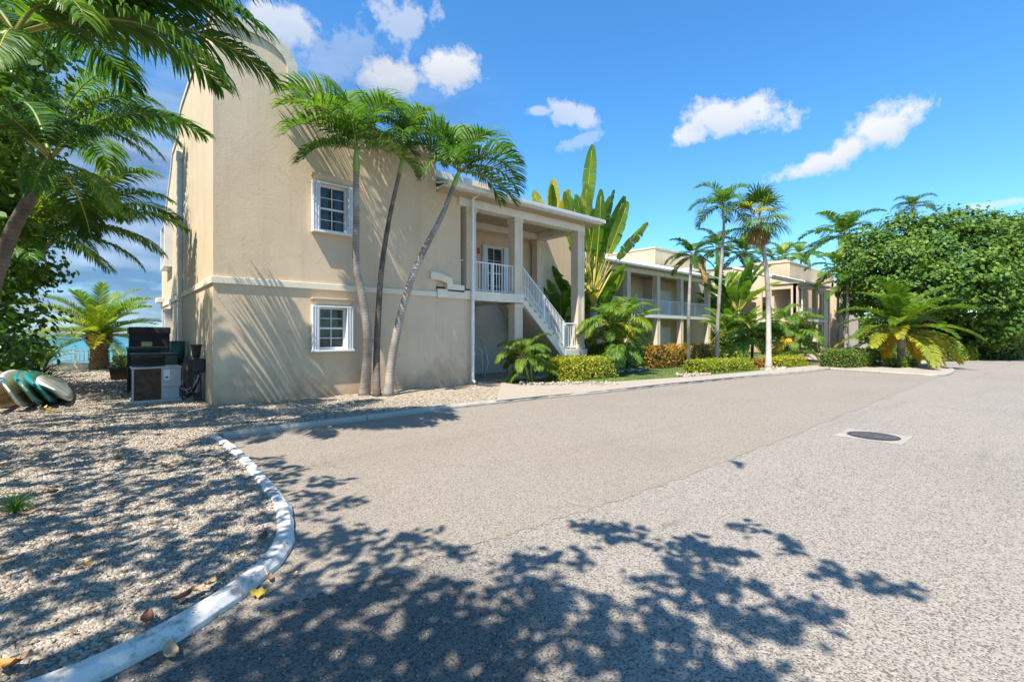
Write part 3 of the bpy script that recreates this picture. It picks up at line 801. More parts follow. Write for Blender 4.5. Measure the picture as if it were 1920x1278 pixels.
box('corner_pier', (8.63, 8.80, WY + .0, WY + .36, -.1, 2.69), MT['column'], B1)
# balcony slab, fascia and recess
box('balcony_floor', (8.63, 10.86, WY + .02, PY1 - .002, 2.72, ZB), MT['trim'], B1)
box('balcony_fascia', (8.73, 10.87, WY - .06, WY + .018, 2.68, ZB + .02), MT['band'], B1, .006)
railing(B1, (8.86, WY + .12, ZB), (10.49, WY + .12, ZB), .98, .115, (0.0, .47, 1.0))
railing(B1, (8.30, WY + .2, 3.02), (8.49, WY + .2, 3.02), .92, .095, (0,))
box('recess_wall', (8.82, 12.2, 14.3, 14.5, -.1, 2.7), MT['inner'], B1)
box('recess_floor', (8.82, 13.0, 11.7, 14.28, -.05, .094), MT['path'], B1)
# stair: ten steps down to the landing
X0, X1, ZL = 10.87, 12.98, 1.04
NS = 10; rise = (ZB - ZL) / NS; run = (X1 - X0) / (NS - 1)
ST = empty('staircase', (X0, WY, 0)); ST.parent = B1; ST.matrix_parent_inverse = parent_inv(B1)
for i in range(NS - 1):
    zt = ZB - rise * (i + 1); xa = X0 + run * i
    mb = MB(); mb.box(xa, xa + run + .03, WY + .035, 13.25, zt - .05, zt)
    mb.box(xa + .0, xa + .02, WY + .035, 13.25, zt, zt + rise - .05)
    mb.build('stair_tread', MT['trim'], ST)
# stringer
sp = [(X0 - .02, ZB - .01)]
for i in range(NS - 1):
    zt = ZB - rise * (i + 1) + .0; xa = X0 + run * i
    sp += [(xa + .03, zt + rise - .03), (xa + .03, zt - .0)] if i else [(xa + .03, ZB - .01), (xa + .03, zt)]
sp += [(X1 + .03, ZL + rise - .19 + .0), (X1 + .03, ZL - .30), (X1 - .12, ZL - .30), (X0 - .02, 2.66)]
m_ = ngon_prism(sp, WY - .04, WY + .03); m_.name = 'stringer'; m_.materials.append(MT['band']); link('stringer', m_, ST)
so_ = [(X0, 2.70), (X1, ZL - .22), (X1, ZL - .30), (X0 - .05, 2.60)]
m_ = ngon_prism([(X0, 2.84 - .14), (X1 - .02, ZL - .14), (X1 - .02, ZL - .28), (X0, 2.60)], WY + .032, 13.25); m_.name = 'stair_soffit'; m_.materials.append(MT['inner']); link('stair_soffit', m_, ST)
box('landing', (X1 + .032, 14.25, WY - .06, 14.5, ZL - .24, ZL), MT['trim'], B1, .008)
box('landing_base', (X1 + .16, 14.12, WY + .06, 14.4, -.1, ZL - .245), MT['stucco_pale'], B1)
railing(B1, (X0 - .01, WY + .02, ZB + .06), (X1 - .02, WY + .02, ZL + .14), .92, .098, (0.5, 1.0), lift=.03)
railing(B1, (X1 + .14, WY + .08, ZL), (13.75, WY + .08, ZL), .98, .11, (0,))
# curved solid parapet on the far side of the stair
pp = [(11.9, 2.3), (11.9, 3.5), (12.3, 3.35), (12.6, 3.05), (12.9, 2.7), (13.15, 2.5), (13.4, 2.42), (13.72, 2.4), (13.72, 1.2), (12.9, 1.2)]
m_ = ngon_prism(pp, 13.3, 13.45); m_.name = 'stair_parapet'; m_.materials.append(MT['stucco_pale']); link('stair_parapet', m_, B1)
m_ = ngon_prism([(11.9, 3.5), (11.9, 3.58), (12.34, 3.42), (12.66, 3.1), (12.95, 2.76), (13.2, 2.57), (13.42, 2.5), (13.76, 2.48), (13.76, 2.4), (13.4, 2.42), (13.15, 2.5), (12.9, 2.7), (12.6, 3.05), (12.3, 3.35)], 13.25, 13.5)
m_.name = 'parapet_cap'; m_.materials.append(MT['trim']); link('parapet_cap', m_, B1)
# white handrail of a short flight in the recess
hr = MB(); hr.tube([(9.95, 14.0, 1.35), (10.25, 13.4, 1.02), (10.25, 13.38, .1)], .02, 6); hr.tube([(10.6, 14.0, 1.4), (10.55, 13.6, 1.15), (10.5, 13.35, .55), (10.3, 13.3, .1)], .02, 6)
hr.build('handrail', MT['white'], B1)
# beams, soffit, roof, gutter
EY = 11.42; EX = 14.62
box('eave_beam', (8.2, 14.16, WY - .02, WY + .36, 5.60, 5.86), MT['trim'], B1, .006)
box('eave_beam', (13.74, 14.14, WY + .361, PY1 - .002, 5.602, 5.86), MT['trim'], B1, .006)
box('eave_beam', (8.62, 13.738, 14.12, 14.46, 5.62, 5.86), MT['trim'], B1, .006)
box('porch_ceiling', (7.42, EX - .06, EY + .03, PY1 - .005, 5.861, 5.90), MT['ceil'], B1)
m_ = ngon_prism([(0, 0), (1, 1)][:0] or [(7.40, 5.901), (EX, 5.901), (EX, 5.98), (7.40, 5.98)], EY, PY1); m_.name = 'fascia_board'; m_.materials.append(MT['white']); link('fascia_board', m_, B1)
rf = MB(); ry = PY1; rz = 5.99 + (ry - EY) * .22
rf.add([(7.39, EY - .04, 5.985), (EX + .04, EY - .04, 5.985), (EX + .04 - 1.2, ry, rz), (7.39, ry, rz), (7.39, EY - .04, 6.03), (EX + .04, EY - .04, 6.03), (EX + .04 - 1.2, ry, rz + .045), (7.39, ry, rz + .045), (EX + .04, ry, 5.985), (EX + .04, ry, 6.03)],
       [(0, 1, 2, 3), (7, 6, 5, 4), (0, 4, 5, 1), (5, 6, 9), (1, 8, 2), (1, 5, 9, 8), (3, 2, 6, 7), (0, 3, 7, 4), (2, 8, 9, 6)])
rf.build('roof', MT['roof'], B1)
def gutter(parent, x0, x1, y, z, r=.085):
    pr = [(y + .02, z), (y - .09, z), (y - .12, z + .05), (y - .13, z + .13), (y - .115, z + .13), (y - .105, z + .05), (y - .08, z + .015), (y + .02, z + .015)]
    mb = MB(); mb.prism(pr, x0, x1, 'x'); mb.box(x0 - .012, x0, y - .13, y + .02, z, z + .13); mb.box(x1, x1 + .012, y - .13, y + .02, z, z + .13)
    return mb.build('gutter', MT['white'], parent)
gutter(B1, 7.40, EX + .02, EY - .045, 5.92)
downspout(B1, 8.62, WY - .15, 0.08, 5.85, r=.05)
MB().tube([(8.62, WY - .15, 5.84), (8.62, EY, 5.92)], .05, 8, smooth=False).build('spout_elbow', MT['white'], B1)
# upstairs entrance: glazed door with open shutters and a red notice
mpP = lambda u, z, d: Vector((u, PY1 + d, z))
window(B1, mpP, 11.14, 12.46, ZB + .02, 5.12, shut=.24, hood=False, proud=.12, recess=.05)
box('red_notice', (10.93, 11.04, PY1 - .03, PY1 - .003, 4.75, 4.98), MT['red'], B1)

# ------------------------------------------------------------------ BUILDING 2 and 3 (far blocks)
def porch_block(root, x0, x1, yf, yb, cols, zb=2.85, ez=5.95, depth_roof=1.5, end_over=1.2, back_items=(), rail=True, wallmat='stucco'):
    hw = .17
    for x in cols:
        column(root, x - hw, yf, 0, zb - .12, .34, False)
        column(root, x - hw, yf, zb + .1, ez - .36, .34, False)
    box('balcony_floor', (x0, x1, yf - .06, yb, zb - .12, zb + .10), MT['trim'], root)
    box('eave_beam', (x0, x1, yf - .02, yf + .34, ez - .36, ez - .09), MT['trim'], root)
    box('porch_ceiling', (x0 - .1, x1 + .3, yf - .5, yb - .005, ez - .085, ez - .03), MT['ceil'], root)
    ys = yf - .55; slope = .32
    rb = yb + depth_roof; zt = ez + (rb - ys) * slope
    rf = MB()
    rf.add([(x0 - .2, ys, ez), (x1 + end_over, ys, ez), (x1 + end_over, rb, zt), (x0 - .2, rb, zt), (x0 - .2, ys, ez + .06), (x1 + end_over, ys, ez + .06), (x1 + end_over, rb, zt + .06), (x0 - .2, rb, zt + .06)],
           [(0, 1, 2, 3), (7, 6, 5, 4), (0, 4, 5, 1), (1, 5, 6, 2), (2, 6, 7, 3), (3, 7, 4, 0)])
    rf.build('roof', MT['roof'], root)
    gutter(root, x0 - .2, x1 + end_over, ys - .005, ez - .08)
    if rail:
        cs = [x0] + [c for c in cols if x0 + .3 < c] 
        for a, b in zip(cs, cs[1:]):
            railing(root, (a + hw, yf + .12, zb + .1), (b - hw, yf + .12, zb + .1), .98, .12, (0, .5, 1), joined=True)
B2 = empty('apartment_building', (22, 17.3, 0), 'middle beige block with two open galleries, white railings and a pale lean-to roof', 'building')
Y2 = 17.3
porch_block(B2, 21.0, 35.9, Y2, 20.2, (21.2, 24.9, 28.35, 31.45, 35.6), end_over=1.3, depth_roof=-.2)
facade_mesh([], -.1, [(19.1, 6.9), (35.9, 6.9)], [], lambda u, z, d: Vector((u, 20.2 + d, z)), .2).build('gallery_wall', MT['stucco'], B2)
mp2 = lambda u, z, d: Vector((u, 20.2 + d, z))
for zf in (0.05, 2.95):
    small_window(B2, mp2, 33.2, 34.9, zf, zf + 2.2, True)
    small_window(B2, mp2, 28.3, 29.3, zf + .3, zf + 2.1)
    small_window(B2, mp2, 25.2, 26.6, zf + .5, zf + 2.1)
    for x in (30.2, 32.2, 36.6): pass
box('gallery_fin', (30.9, 31.2, 19.4, 20.195, 0, 5.8), MT['column'], B2)
box('gallery_fin', (27.3, 27.6, 19.4, 20.195, 0, 5.8), MT['column'], B2)
box('gallery_end_wall', (20.8, 20.99, Y2, 20.19, -.1, 5.85), MT['stucco'], B2)
box('main_block', (33.0, 41.5, 20.45, 30, -.1, 8.5), MT['stucco_pale'], B2)
box('main_block', (19.1, 32.98, 20.45, 30, -.1, 6.85), MT['stucco_pale'], B2)
MB().box(32.94, 41.6, 20.40, 20.66, 8.501, 8.62).box(32.94, 33.2, 20.665, 30, 8.501, 8.62).build('coping', MT['coping'], B2)
box('low_block', (36.0, 39.5, 19.2, 20.44, -.1, 6.9), MT['stucco_pale'], B2)
MB().box(35.9, 39.6, 19.1, 20.44, 6.902, 7.05).build('coping', MT['trim'], B2)
downspout(B2, 36.0, Y2 + .2, .1, 5.7, r=.05)
MB().tube([(36.0, Y2 + .2, 5.68), (36.6, Y2 - .35, 5.92)], .05, 8, smooth=False).build('spout_elbow', MT['white'], B2)
MB().add([(24.6, 18.2, 6.25), (25.3, 18.2, 6.25), (24.95, 18.2, 6.55), (24.95, 18.9, 6.45)], [(0, 1, 2), (1, 3, 2), (0, 2, 3)]).build('roof_vent', MT['trim'], B2)

B3 = empty('apartment_building', (43.2, 13.5, 0), 'furthest beige block with stepped parapet and sloping gable beside the big spreading tree', 'building')
Y3 = 13.5; X3 = 43.2
porch_block(B3, X3, 50.6, Y3, 15.4, (43.37, 45.4, 48.2), ez=5.95, end_over=1.2, depth_roof=.0)
side3 = lambda u, z, d: Vector((X3 + d, u, z))
facade_mesh([], 2.75, [(Y3 + .002, 6.0), (Y3 + 5.2, 7.75)], [(14.0, 16.3, 2.95, 5.45), (16.75, 18.3, 2.95, 5.45)], side3, .22).build('gable_wall', MT['stucco'], B3)
facade_mesh([], -.1, [(Y3 + .4, 2.74), (18.7, 2.74)], [], side3, .22).build('gable_wall', MT['stucco'], B3)
strip_along([(Y3 - .5, 5.96), (Y3 + 5.25, 7.86)], side3, .22, -.06, .3).build('verge_board', MT['trim'], B3)
MB().box(X3 - .05, X3 - .001, Y3 + .4, 18.7, 2.70, 2.98).build('string_course', MT['band'], B3)
box('inner_wall', (X3 + 1.9, X3 + 2.1, 15.5, 19.5, -.1, 5.9), MT['stucco'], B3)
side3i = lambda u, z, d: Vector((X3 + 1.9 + d, u, z))
small_window(B3, side3i, 16.2, 17.3, 3.4, 5.1)
facade_mesh([], -.1, [(X3 + .3, 5.9), (52.4, 5.9)], [], lambda u, z, d: Vector((u, 15.4 + d, z)), .2).build('gallery_wall', MT['stucco'], B3)
facade_mesh([], -.1, [(48.6, 5.85), (52.3, 5.85)], [(48.9, 49.9, .3, 2.5), (48.9, 49.9, 3.3, 5.3)], lambda u, z, d: Vector((u, Y3 + .1 + d, z)), .2).build('front_wall', MT['stucco'], B3)
small_window(B3, lambda u, z, d: Vector((u, 14.2 + d, z)), 48.9, 49.9, .3, 2.5)
for x in (48.35, 50.3, 51.9): box('pilaster', (x, x + .28, Y3 + .02, Y3 + .097, -.1, 5.84), MT['column'], B3)
box('main_block', (48.0, 62.0, 15.65, 30, -.1, 8.35), MT['stucco_pale'], B3)
MB().box(47.94, 54.0, 15.60, 15.86, 8.351, 8.47).box(47.94, 48.2, 15.865, 30, 8.351, 8.47).build('coping', MT['coping'], B3)
box('raised_parapet', (48.0, 50.4, 15.87, 19.8, 8.36, 8.62), MT['stucco_pale'], B3)
box('lower_block', (X3 + .3, 47.98, 18.75, 30, -.1, 7.6), MT['stucco_pale'], B3)
box('end_block', (54.2, 60, 13.0, 15.6, -.1, 6.9), MT['stucco_pale'], B3)
downspout(B3, 43.9, Y3 - .12, .1, 5.5, r=.06)
MB().tube([(43.9, Y3 - .12, 5.48), (44.2, Y3 - .6, 5.9)], .06, 8, smooth=False).build('spout_elbow', MT['white'], B3)

# pale house glimpsed at far right behind the tree
HB = empty('house', (92, -4, 0), 'small white house glimpsed at the right edge behind the spreading tree', 'house')
h0 = PT(1905, 690, 62); 
box('house_wall', (h0.x - 6, h0.x + 10, h0.y - 6, h0.y + 4, 0, 4.4), MT['white'], HB)
MB().prism([(h0.x - 7, 4.41), (h0.x + 11, 4.41), (h0.x + 2, 7.2)], h0.y - 6.6, h0.y + 4.6, 'y').build('roof', MT['roof'], HB)
small_window(HB, lambda u, z, d: Vector((h0.x - 6 + d, u, z)), h0.y - 3.4, h0.y - 1.6, 1.0, 2.6)

# ================================================================== PLANTS
rng = random.Random(7)
nr = np.random.default_rng(11)
def frond_mesh(name, L, pitch, curve, n, ll, lw, V, droop, seed, leaf, stalk, pet=.14, rr=.02, fwd=(.35, 1.0), shape=.55, twist=0.0):
    r = random.Random(seed); mb = MB()
    steps = 26; pts = [Vector((0, 0, 0))]; tang = []
    for i in range(steps):
        s = (i + .5) / steps; e = pitch - curve * s ** 1.5; yaw = twist * s * s
        d = Vector((math.cos(e) * math.cos(yaw), math.cos(e) * math.sin(yaw), math.sin(e))); tang.append(d)
        pts.append(pts[-1] + d * L / steps)
    tang.append(tang[-1])
    def at(s):
        f = min(steps - 1e-6, s * steps); i = int(f); return pts[i].lerp(pts[i + 1], f - i), tang[i]
    mb.tube(pts[::2], [rr * (1 - .85 * i / (steps / 2)) + .003 for i in range(len(pts[::2]))], 4, 1, smooth=True)
    for i in range(n):
        s = pet + (1 - pet) * (i + .5) / n
        for sd_ in (-1, 1):
            ss = min(.999, s + r.uniform(-.3, .3) / n); p, t = at(ss)
            S = Vector((0, 0, 1)).cross(t)
            S = (S.normalized() if S.length > .05 else Vector((0, 1, 0))) * sd_
            N = (t.cross(S) * sd_).normalized()
            if N.z < 0 and pitch < 1.4: N = -N
            q = (ss - pet) / (1 - pet); a = fwd[0] + (fwd[1] - fwd[0]) * q + r.uniform(-.1, .1)
            l = ll * max(.12, math.sin(math.pi * (.12 + .84 * q)) ** shape) * r.uniform(.85, 1.1)
            d = (S * math.cos(a) + t * math.sin(a) + N * (V + r.uniform(-.12, .12))).normalized()
            W = N.cross(d).normalized()
            if r.random() < .5: W = (W + N * r.uniform(-.5, .5)).normalized()
            dr = droop * r.uniform(.6, 1.3)
            p1 = p + d * l * .4; d1 = (d + Vector((0, 0, -dr * .7))).normalized()
            p2 = p1 + d1 * l * .35; d2 = (d1 + Vector((0, 0, -dr))).normalized(); p3 = p2 + d2 * l * .3
            w = lw * r.uniform(.8, 1.15)
            mb.add([p - W * w * .25, p + W * w * .25, p1 + W * w * .5, p1 - W * w * .5, p2 + W * w * .36, p2 - W * w * .36, p3], [(0, 1, 2, 3), (3, 2, 4, 5), (5, 4, 6)], 0)
    return mb.mesh(name, [leaf, stalk])
STY = {
    'arch':   dict(L=1.9, curve=1.85, n=38, ll=.68, lw=.050, V=.45, droop=.55, pet=.12, rr=.022, shape=.45),
    'coco':   dict(L=3.5, curve=1.45, n=78, ll=.85, lw=.055, V=.12, droop=.85, pet=.16, rr=.035, shape=.5),
    'date':   dict(L=2.6, curve=.95, n=62, ll=.45, lw=.036, V=.40, droop=.12, pet=.10, rr=.025, fwd=(.5, .9), shape=.5),
    'sago':   dict(L=2.9, curve=1.25, n=64, ll=.56, lw=.070, V=.28, droop=.30, pet=.10, rr=.025, shape=.5),
    'areca':  dict(L=2.1, curve=1.9, n=44, ll=.62, lw=.050, V=.25, droop=.85, pet=.25, rr=.018),
    'queen':  dict(L=2.6, curve=1.5, n=46, ll=.66, lw=.080, V=.35, droop=.6, pet=.14, rr=.025),
}
_fc = {}
def get_frond(style, pitch_deg, leaf='palm', stalk='stalk', seed=0):
    b = int(round(pitch_deg / 15.0)) * 15
    key = (style, b, leaf, seed % 3)
    if key not in _fc:
        k = dict(STY[style]); L = k.pop('L'); c = k.pop('curve'); nn = k.pop('n'); l_ = k.pop('ll'); w_ = k.pop('lw'); V = k.pop('V'); dr = k.pop('droop')
        c = c * (0.75 + .25 * (b + 20) / 100.0) if b > 0 else c * .6
        _fc[key] = frond_mesh('frond', L, R(b), c, nn, l_, w_, V, dr, 1000 + 17 * len(_fc), MT[leaf], MT[stalk], twist=((seed % 3) - 1) * .25, **k)
    return _fc[key]
def put_frond(root, rel, az, me, sc=1.0, name='frond', label=None, roll=0.0):
    o = bpy.data.objects.new(name, me); COL.objects.link(o); o.parent = root
    o.location = rel; o.rotation_euler = (roll, 0, az); o.scale = (sc, sc, sc)
    if label: o['label'] = label
    return o
def bend_trunk(pts, r0, r1, flare=1.5, sub=6):
    sp_ = smooth_path(pts, sub); n = len(sp_); rad = []
    for i in range(n):
        f = i / (n - 1); rr = r0 + (r1 - r0) * f
        rr *= 1 + (flare - 1) * max(0, 1 - f * 9) ** 2 if f < .12 else 1
        rr *= 1 + .018 * math.sin(i * 2.4)
        rad.append(rr)
    return sp_, rad
def palm(name, label, pts, r0, r1, style, nfr, pmin, pmax, sc=1.0, leaf='palm', trunk='trunk', group=None, shaft=0.0, seed=1, cat='palm', extra=(), stalk='stalk', flare=1.5, low_leaf=None, low_n=0, az0=0.0, wall=False, wfr=None):
    base = Vector(pts[0]); root = empty(name, tuple(base), label, cat, group)
    r = random.Random(seed)
    sp_, rad = bend_trunk(pts, r0, r1, flare)
    MB().tube(sp_, rad, 12).build('trunk', MT[trunk], root)
    top = Vector(pts[-1]); d = (sp_[-1] - sp_[-3]).normalized()
    if shaft:
        a = top; b = top + d * shaft
        MB().tube([a - d * .03, a + d * shaft * .25, a + d * shaft * .7, b], [r1 * 1.15, r1 * 1.3, r1 * .95, r1 * .5], 10).build('crownshaft', MT['shaft'], root)
        top = b - d * .06
    for (a_, p_, s_) in (wfr or ()):
        put_frond(root, top - base, R(a_ + r.uniform(-6, 6)), get_frond(style, p_ + r.uniform(-3, 3), leaf, stalk, 1), sc * s_ * r.uniform(.95, 1.05))
    for i in range(0 if wfr else nfr):
        f = (i + .5) / nfr
        p = pmax - (pmax - pmin) * f ** .9 + r.uniform(-6, 6)
        az = az0 + i * 2.39996 + r.uniform(-.25, .25)
        lf = low_leaf if (low_leaf and i >= nfr - low_n) else leaf
        if wall and math.sin(az) > .3 and p < 62: az = -az + r.uniform(-.3, .3)
        if wall: p = min(p, 88)
        put_frond(root, (top - base) + Vector((0, 0, -.12 * f)), az, get_frond(style, p, lf, stalk, r.randrange(3)), sc * r.uniform(.9, 1.1) * (1 + (.16 if wall and p > 55 else 0)))
    for (az, p, s) in extra:
        put_frond(root, top - base, az, get_frond(style, p, leaf, stalk, r.randrange(3)), s)
    return root, top
# --- three leaning palms in front of the wall
def wallpts(px): return [PY(x, y, Y) for x, y, Y in px]
g3 = 'three palms growing from one spot against the wall'
palm('palm_tree', 'left palm of the three against the near wall, straightest trunk beside the windows', 
     [P0(683, 744), PY(690, 640, 11.2), PY(680, 560, 11.2), PY(668, 500, 11.2), PY(668, 410, 11.15), PY(668, 322, 11.1)], .125, .068, 'arch', 12, -18, 92, 1.08, 'palm', 'trunk', g3, .60, 3, wfr=[(178,56,1.0),(186,26,1),(192,2,.75),(168,78,1.1),(90,88,1.3),(30,84,1.15),(10,76,1.0),(-5,45,.8),(-22,12,.8),(-80,55,.9),(-125,40,.85),(205,45,.9),(172,-5,.8)], flare=1.35, az0=2.4)
palm('palm_tree', 'middle palm of the three against the near wall, thin dark trunk, crown furthest back',
     [P0(707, 746), PY(706, 670, 11.3), PY(710, 580, 11.35), PY(716, 500, 11.35), PY(730, 410, 11.35), PY(749, 325, 11.3)], .095, .05, 'arch', 9, 5, 92, .92, 'palm', 'trunk_dk', g3, .95, 8, wfr=[(175,70,.9),(100,89,1.15),(10,74,1),(-10,48,.8),(190,50,.7),(-90,62,.8),(-60,30,.7),(-120,20,.7),(0,20,.75),(178,20,.6)], flare=1.3, az0=.6)
palm('palm_tree', 'right palm of the three against the near wall, leaning furthest right towards the porch',
     [P0(727, 745), PY(737, 660, 11.1), PY(760, 560, 11.1), PY(790, 480, 11.05), PY(826, 410, 11.0), PY(850, 350, 10.95)], .12, .06, 'arch', 13, -18, 92, 1.08, 'palm', 'trunk', g3, .55, 14, wfr=[(180,50,.9),(192,15,.85),(165,74,1.05),(80,88,1.15),(5,74,1.1),(-4,50,1.1),(-12,25,1.05),(-28,-2,.9),(-85,60,.9),(-130,28,.85),(-50,38,.95),(60,84,1.15),(0,8,.9)], flare=1.45, az0=4.1)

# --- tall thin palms in the lawn
gt = 'slim palms standing between the lawn hedges'
b_ = P0(1291, 690); palm('palm_tree', 'shortest slim palm standing in the red hedge before the middle block', [b_, PT(1291, 600, 21.3), PT(1294, 520, 21.3), PT(1298, 476, 21.3)], .085, .055, 'queen', 16, -50, 75, .50, 'palm_dk', 'trunk_lt', gt, 0, 21, low_leaf='dead', low_n=3)
b_ = P0(1343, 687); palm('palm_tree', 'tallest slim palm with clean pale trunk and small feathery crown', [b_, PT(1346, 600, 23), PT(1352, 500, 23), PT(1357, 430, 23), PT(1356, 397, 23)], .10, .05, 'arch', 15, -15, 80, .85, 'palm', 'trunk_lt', gt, .45, 25)
# fan palm with a skirt of dead leaves
def fan_mesh(rad, pet, pitch, leaf, stalk, seed, nseg=26, spread=205, droop=.5):
    r = random.Random(seed); mb = MB()
    e = R(pitch); d = Vector((math.cos(e), 0, math.sin(e)))
    hub = d * pet + Vector((0, 0, -.15 * pet * pet))
    mb.tube([(0, 0, 0), d * pet * .5, hub], [.018, .014, .01], 4, 1)
    d = (hub - d * pet * .5).normalized(); S = Vector((0, 1, 0)); N = d.cross(S).normalized()
    if N.z < 0: N = -N
    for i in range(nseg):
        a = R(-spread / 2 + spread * (i + .5) / nseg); da = R(spread / nseg)
        u = (d * math.cos(a) + S * math.sin(a) + N * .18 * (1 if i % 2 else -1) * .4).normalized(); wv = (S * math.cos(a) - d * math.sin(a))
        l = rad * (1 - .25 * abs(a) / R(spread / 2)) * r.uniform(.9, 1.05)
        m = hub + u * l * .5 - Vector((0, 0, droop * .06 * l)); w = math.tan(da / 2) * l * .5
        t1 = m + (u + Vector((0, 0, -droop * .7))).normalized() * l * .3; t2 = t1 + (u + Vector((0, 0, -droop * 2.2))).normalized() * l * .22
        mb.add([hub, m + wv * w, m - wv * w, t1 + wv * w * .6, t1 - wv * w * .6, t2], [(0, 2, 1), (1, 2, 4, 3), (3, 4, 5)], 0)
    return mb.mesh('fan_leaf', [leaf, stalk])
b_ = P0(1441, 694); b_.z = 0
fp = empty('palm_tree', tuple(b_), 'fan palm on thick white trunk with a hanging skirt of brown leaves', 'palm', gt)
fpt = [b_, PT(1441, 600, 22.6), PT(1438, 520, 22.6), PT(1430, 455, 22.6), PT(1424, 410, 22.6)]
sp_, rad = bend_trunk(fpt, .13, .075, 1.5); MB().tube(sp_, rad, 12).build('trunk', MT['trunk_lt'], fp)
rel = fpt[-1] - b_
rr_ = random.Random(5)
fans = {}
for i in range(24):
    f = i / 23; p = 84 - 125 * f; lf = 'palm_mid' if i in (9, 12, 13, 14) else 'palm_dk' if i < 12 else 'palm'
    put_frond(fp, rel + Vector((0, 0, .30 - .35 * f)), i * 2.4 + rr_.uniform(-.2, .2), fan_mesh(1.0, .62, p, MT[lf], MT['stalk_y'], i, droop=.35 + f * .5), rr_.uniform(.9, 1.1), 'fan_leaf')
for i in range(18):
    put_frond(fp, rel + Vector((0, 0, -.1)), i * 2.4 + .7, fan_mesh(1.0, .35, -48 - rr_.uniform(0, 36), MT['dead'], MT['dead'], 40 + i, droop=1.2, spread=120), 1.0, 'dead_leaf')
MB().tube([rel + Vector((0, 0, .3)), rel + Vector((-.3, -.2, .75)), rel + Vector((-.5, -.3, .7))], [.04, .07, .02], 6).build('flower_stalk', MT['orange'], fp).location = (0, 0, 0)

# --- palms behind the blocks and beside the tree
gb = 'feathery palms beyond the far block'
def far_palm(label, bx_, by_, cx_, cy_, t, sc, n, leaf, style='queen', shaft=.5, seed=1, pm=-25, px_=80, r=.13, group=gb, low=None, ln=0):
    b = PT(bx_, by_, t); b.z = 0; c = PT(cx_, cy_, t); m = b.lerp(c, .5) + Vector((.1, 0, 0))
    return palm('palm_tree', label, [b, m, c], r, r * .6, style, n, pm, px_, sc, leaf, 'trunk', group, shaft, seed, low_leaf=low, low_n=ln)
far_palm('big feathery palm rising above the roof just left of the spreading tree', 1585, 665, 1583, 448, 40, 1.45, 15, 'palm', seed=31, r=.2)
far_palm('lower bright palm with several grey stems at the end of the far block', 1568, 672, 1572, 520, 36, 1.05, 14, 'palm_lt', seed=32, shaft=.9)
far_palm('dark slim palm at the corner of the far block under the bright one', 1585, 672, 1590, 540, 33, .85, 11, 'palm', seed=33)
far_palm('palm tops showing over the far block roof, left one', 1470, 650, 1468, 488, 62, 1.25, 13, 'palm_lt', seed=34, r=.2)
far_palm('palm tops showing over the far block roof, right one', 1500, 650, 1502, 482, 66, 1.15, 13, 'palm_lt', seed=35, r=.2)
far_palm('wide palm crown behind the fan palm, over the middle block parapet', 1398, 650, 1395, 480, 46, 1.2, 14, 'palm', seed=36, r=.2)
far_palm('dark palm crown behind the tallest slim palm', 1345, 650, 1345, 470, 46, 1.05, 13, 'palm_dk', seed=37, r=.2)
far_palm('fan crowned palm poking up above the spreading tree', 1712, 640, 1712, 385, 46, 1.0, 12, 'palm_dk', style='arch', shaft=0, seed=38, r=.2, pm=-15)

# --- areca clumps: many stems, low arching fronds
def clump(name, label, base, n, h, sc, leaf='palm_lt', style='areca', seed=1, spread=.4, group=None, cat='palm', pm=5, pM=80, nstem=5, low=None, yel=0):
    root = empty(name, tuple(base), label, cat, group); r = random.Random(seed); tops = []
    for i in range(nstem):
        a = r.uniform(0, 6.28); d = spread * r.uniform(.2, 1); hh = h * r.uniform(.35, 1.0)
        p0 = Vector((math.cos(a) * d * .5, math.sin(a) * d * .5, 0)); p1 = Vector((math.cos(a) * d * 1.5, math.sin(a) * d * 1.5, hh))
        MB().tube([base + p0, base + p0.lerp(p1, .5) + Vector((0, 0, .1)), base + p1], [.05, .04, .03], 7).build('stem', MT['shaft'] if i % 2 else MT['trunk_dk'], root)
        tops.append(p1)
    for i in range(n):
        t = tops[i % nstem]; f = (i // nstem) / max(1, (n // nstem))
        lf = 'palm_yel' if i < yel else leaf
        put_frond(root, t, i * 2.4 + r.uniform(-.3, .3), get_frond(style, (5 if i < yel else pM - (pM - pm) * f + r.uniform(-8, 8)), lf, 'stalk_y', r.randrange(3)), sc * r.uniform(.8, 1.15))
    return root
clump('areca_palm', 'big drooping areca palm clump between the porch and the middle block', P0(1148, 703) * 1.0, 64, 2.5, .68, 'palm_lt', seed=41, spread=.42, nstem=9, pm=-20, yel=3)
clump('areca_palm', 'left areca palm clump before the furthest block, paler and drooping', PT(1408, 668, 27) * Vector((1, 1, 0)).x if False else Vector((PT(1408, 668, 27).x, PT(1408, 668, 27).y, 0)), 40, 2.3, .88, 'palm_lt', seed=42, spread=.5, nstem=5, pm=-10, yel=2)
clump('areca_palm', 'right areca palm clump before the furthest block, with yellow old fronds', Vector((PT(1488, 668, 27).x, PT(1488, 668, 27).y, 0)), 52, 2.4, .95, 'palm_lt', seed=43, spread=.6, nstem=6, pm=-10, yel=5)
clump('areca_palm', 'small leafy cane palm at the foot of the porch column', P0(1000, 720), 44, 1.0, .50, 'palm_lt', seed=44, spread=.35, nstem=6, pm=0)
clump('areca_palm', 'short dark cane plant behind the low mounds before the furthest block', Vector((PT(1490, 678, 24.5).x, PT(1490, 678, 24.5).y, 0)), 16, .5, .45, 'palm_dk', seed=45, spread=.3, nstem=4)
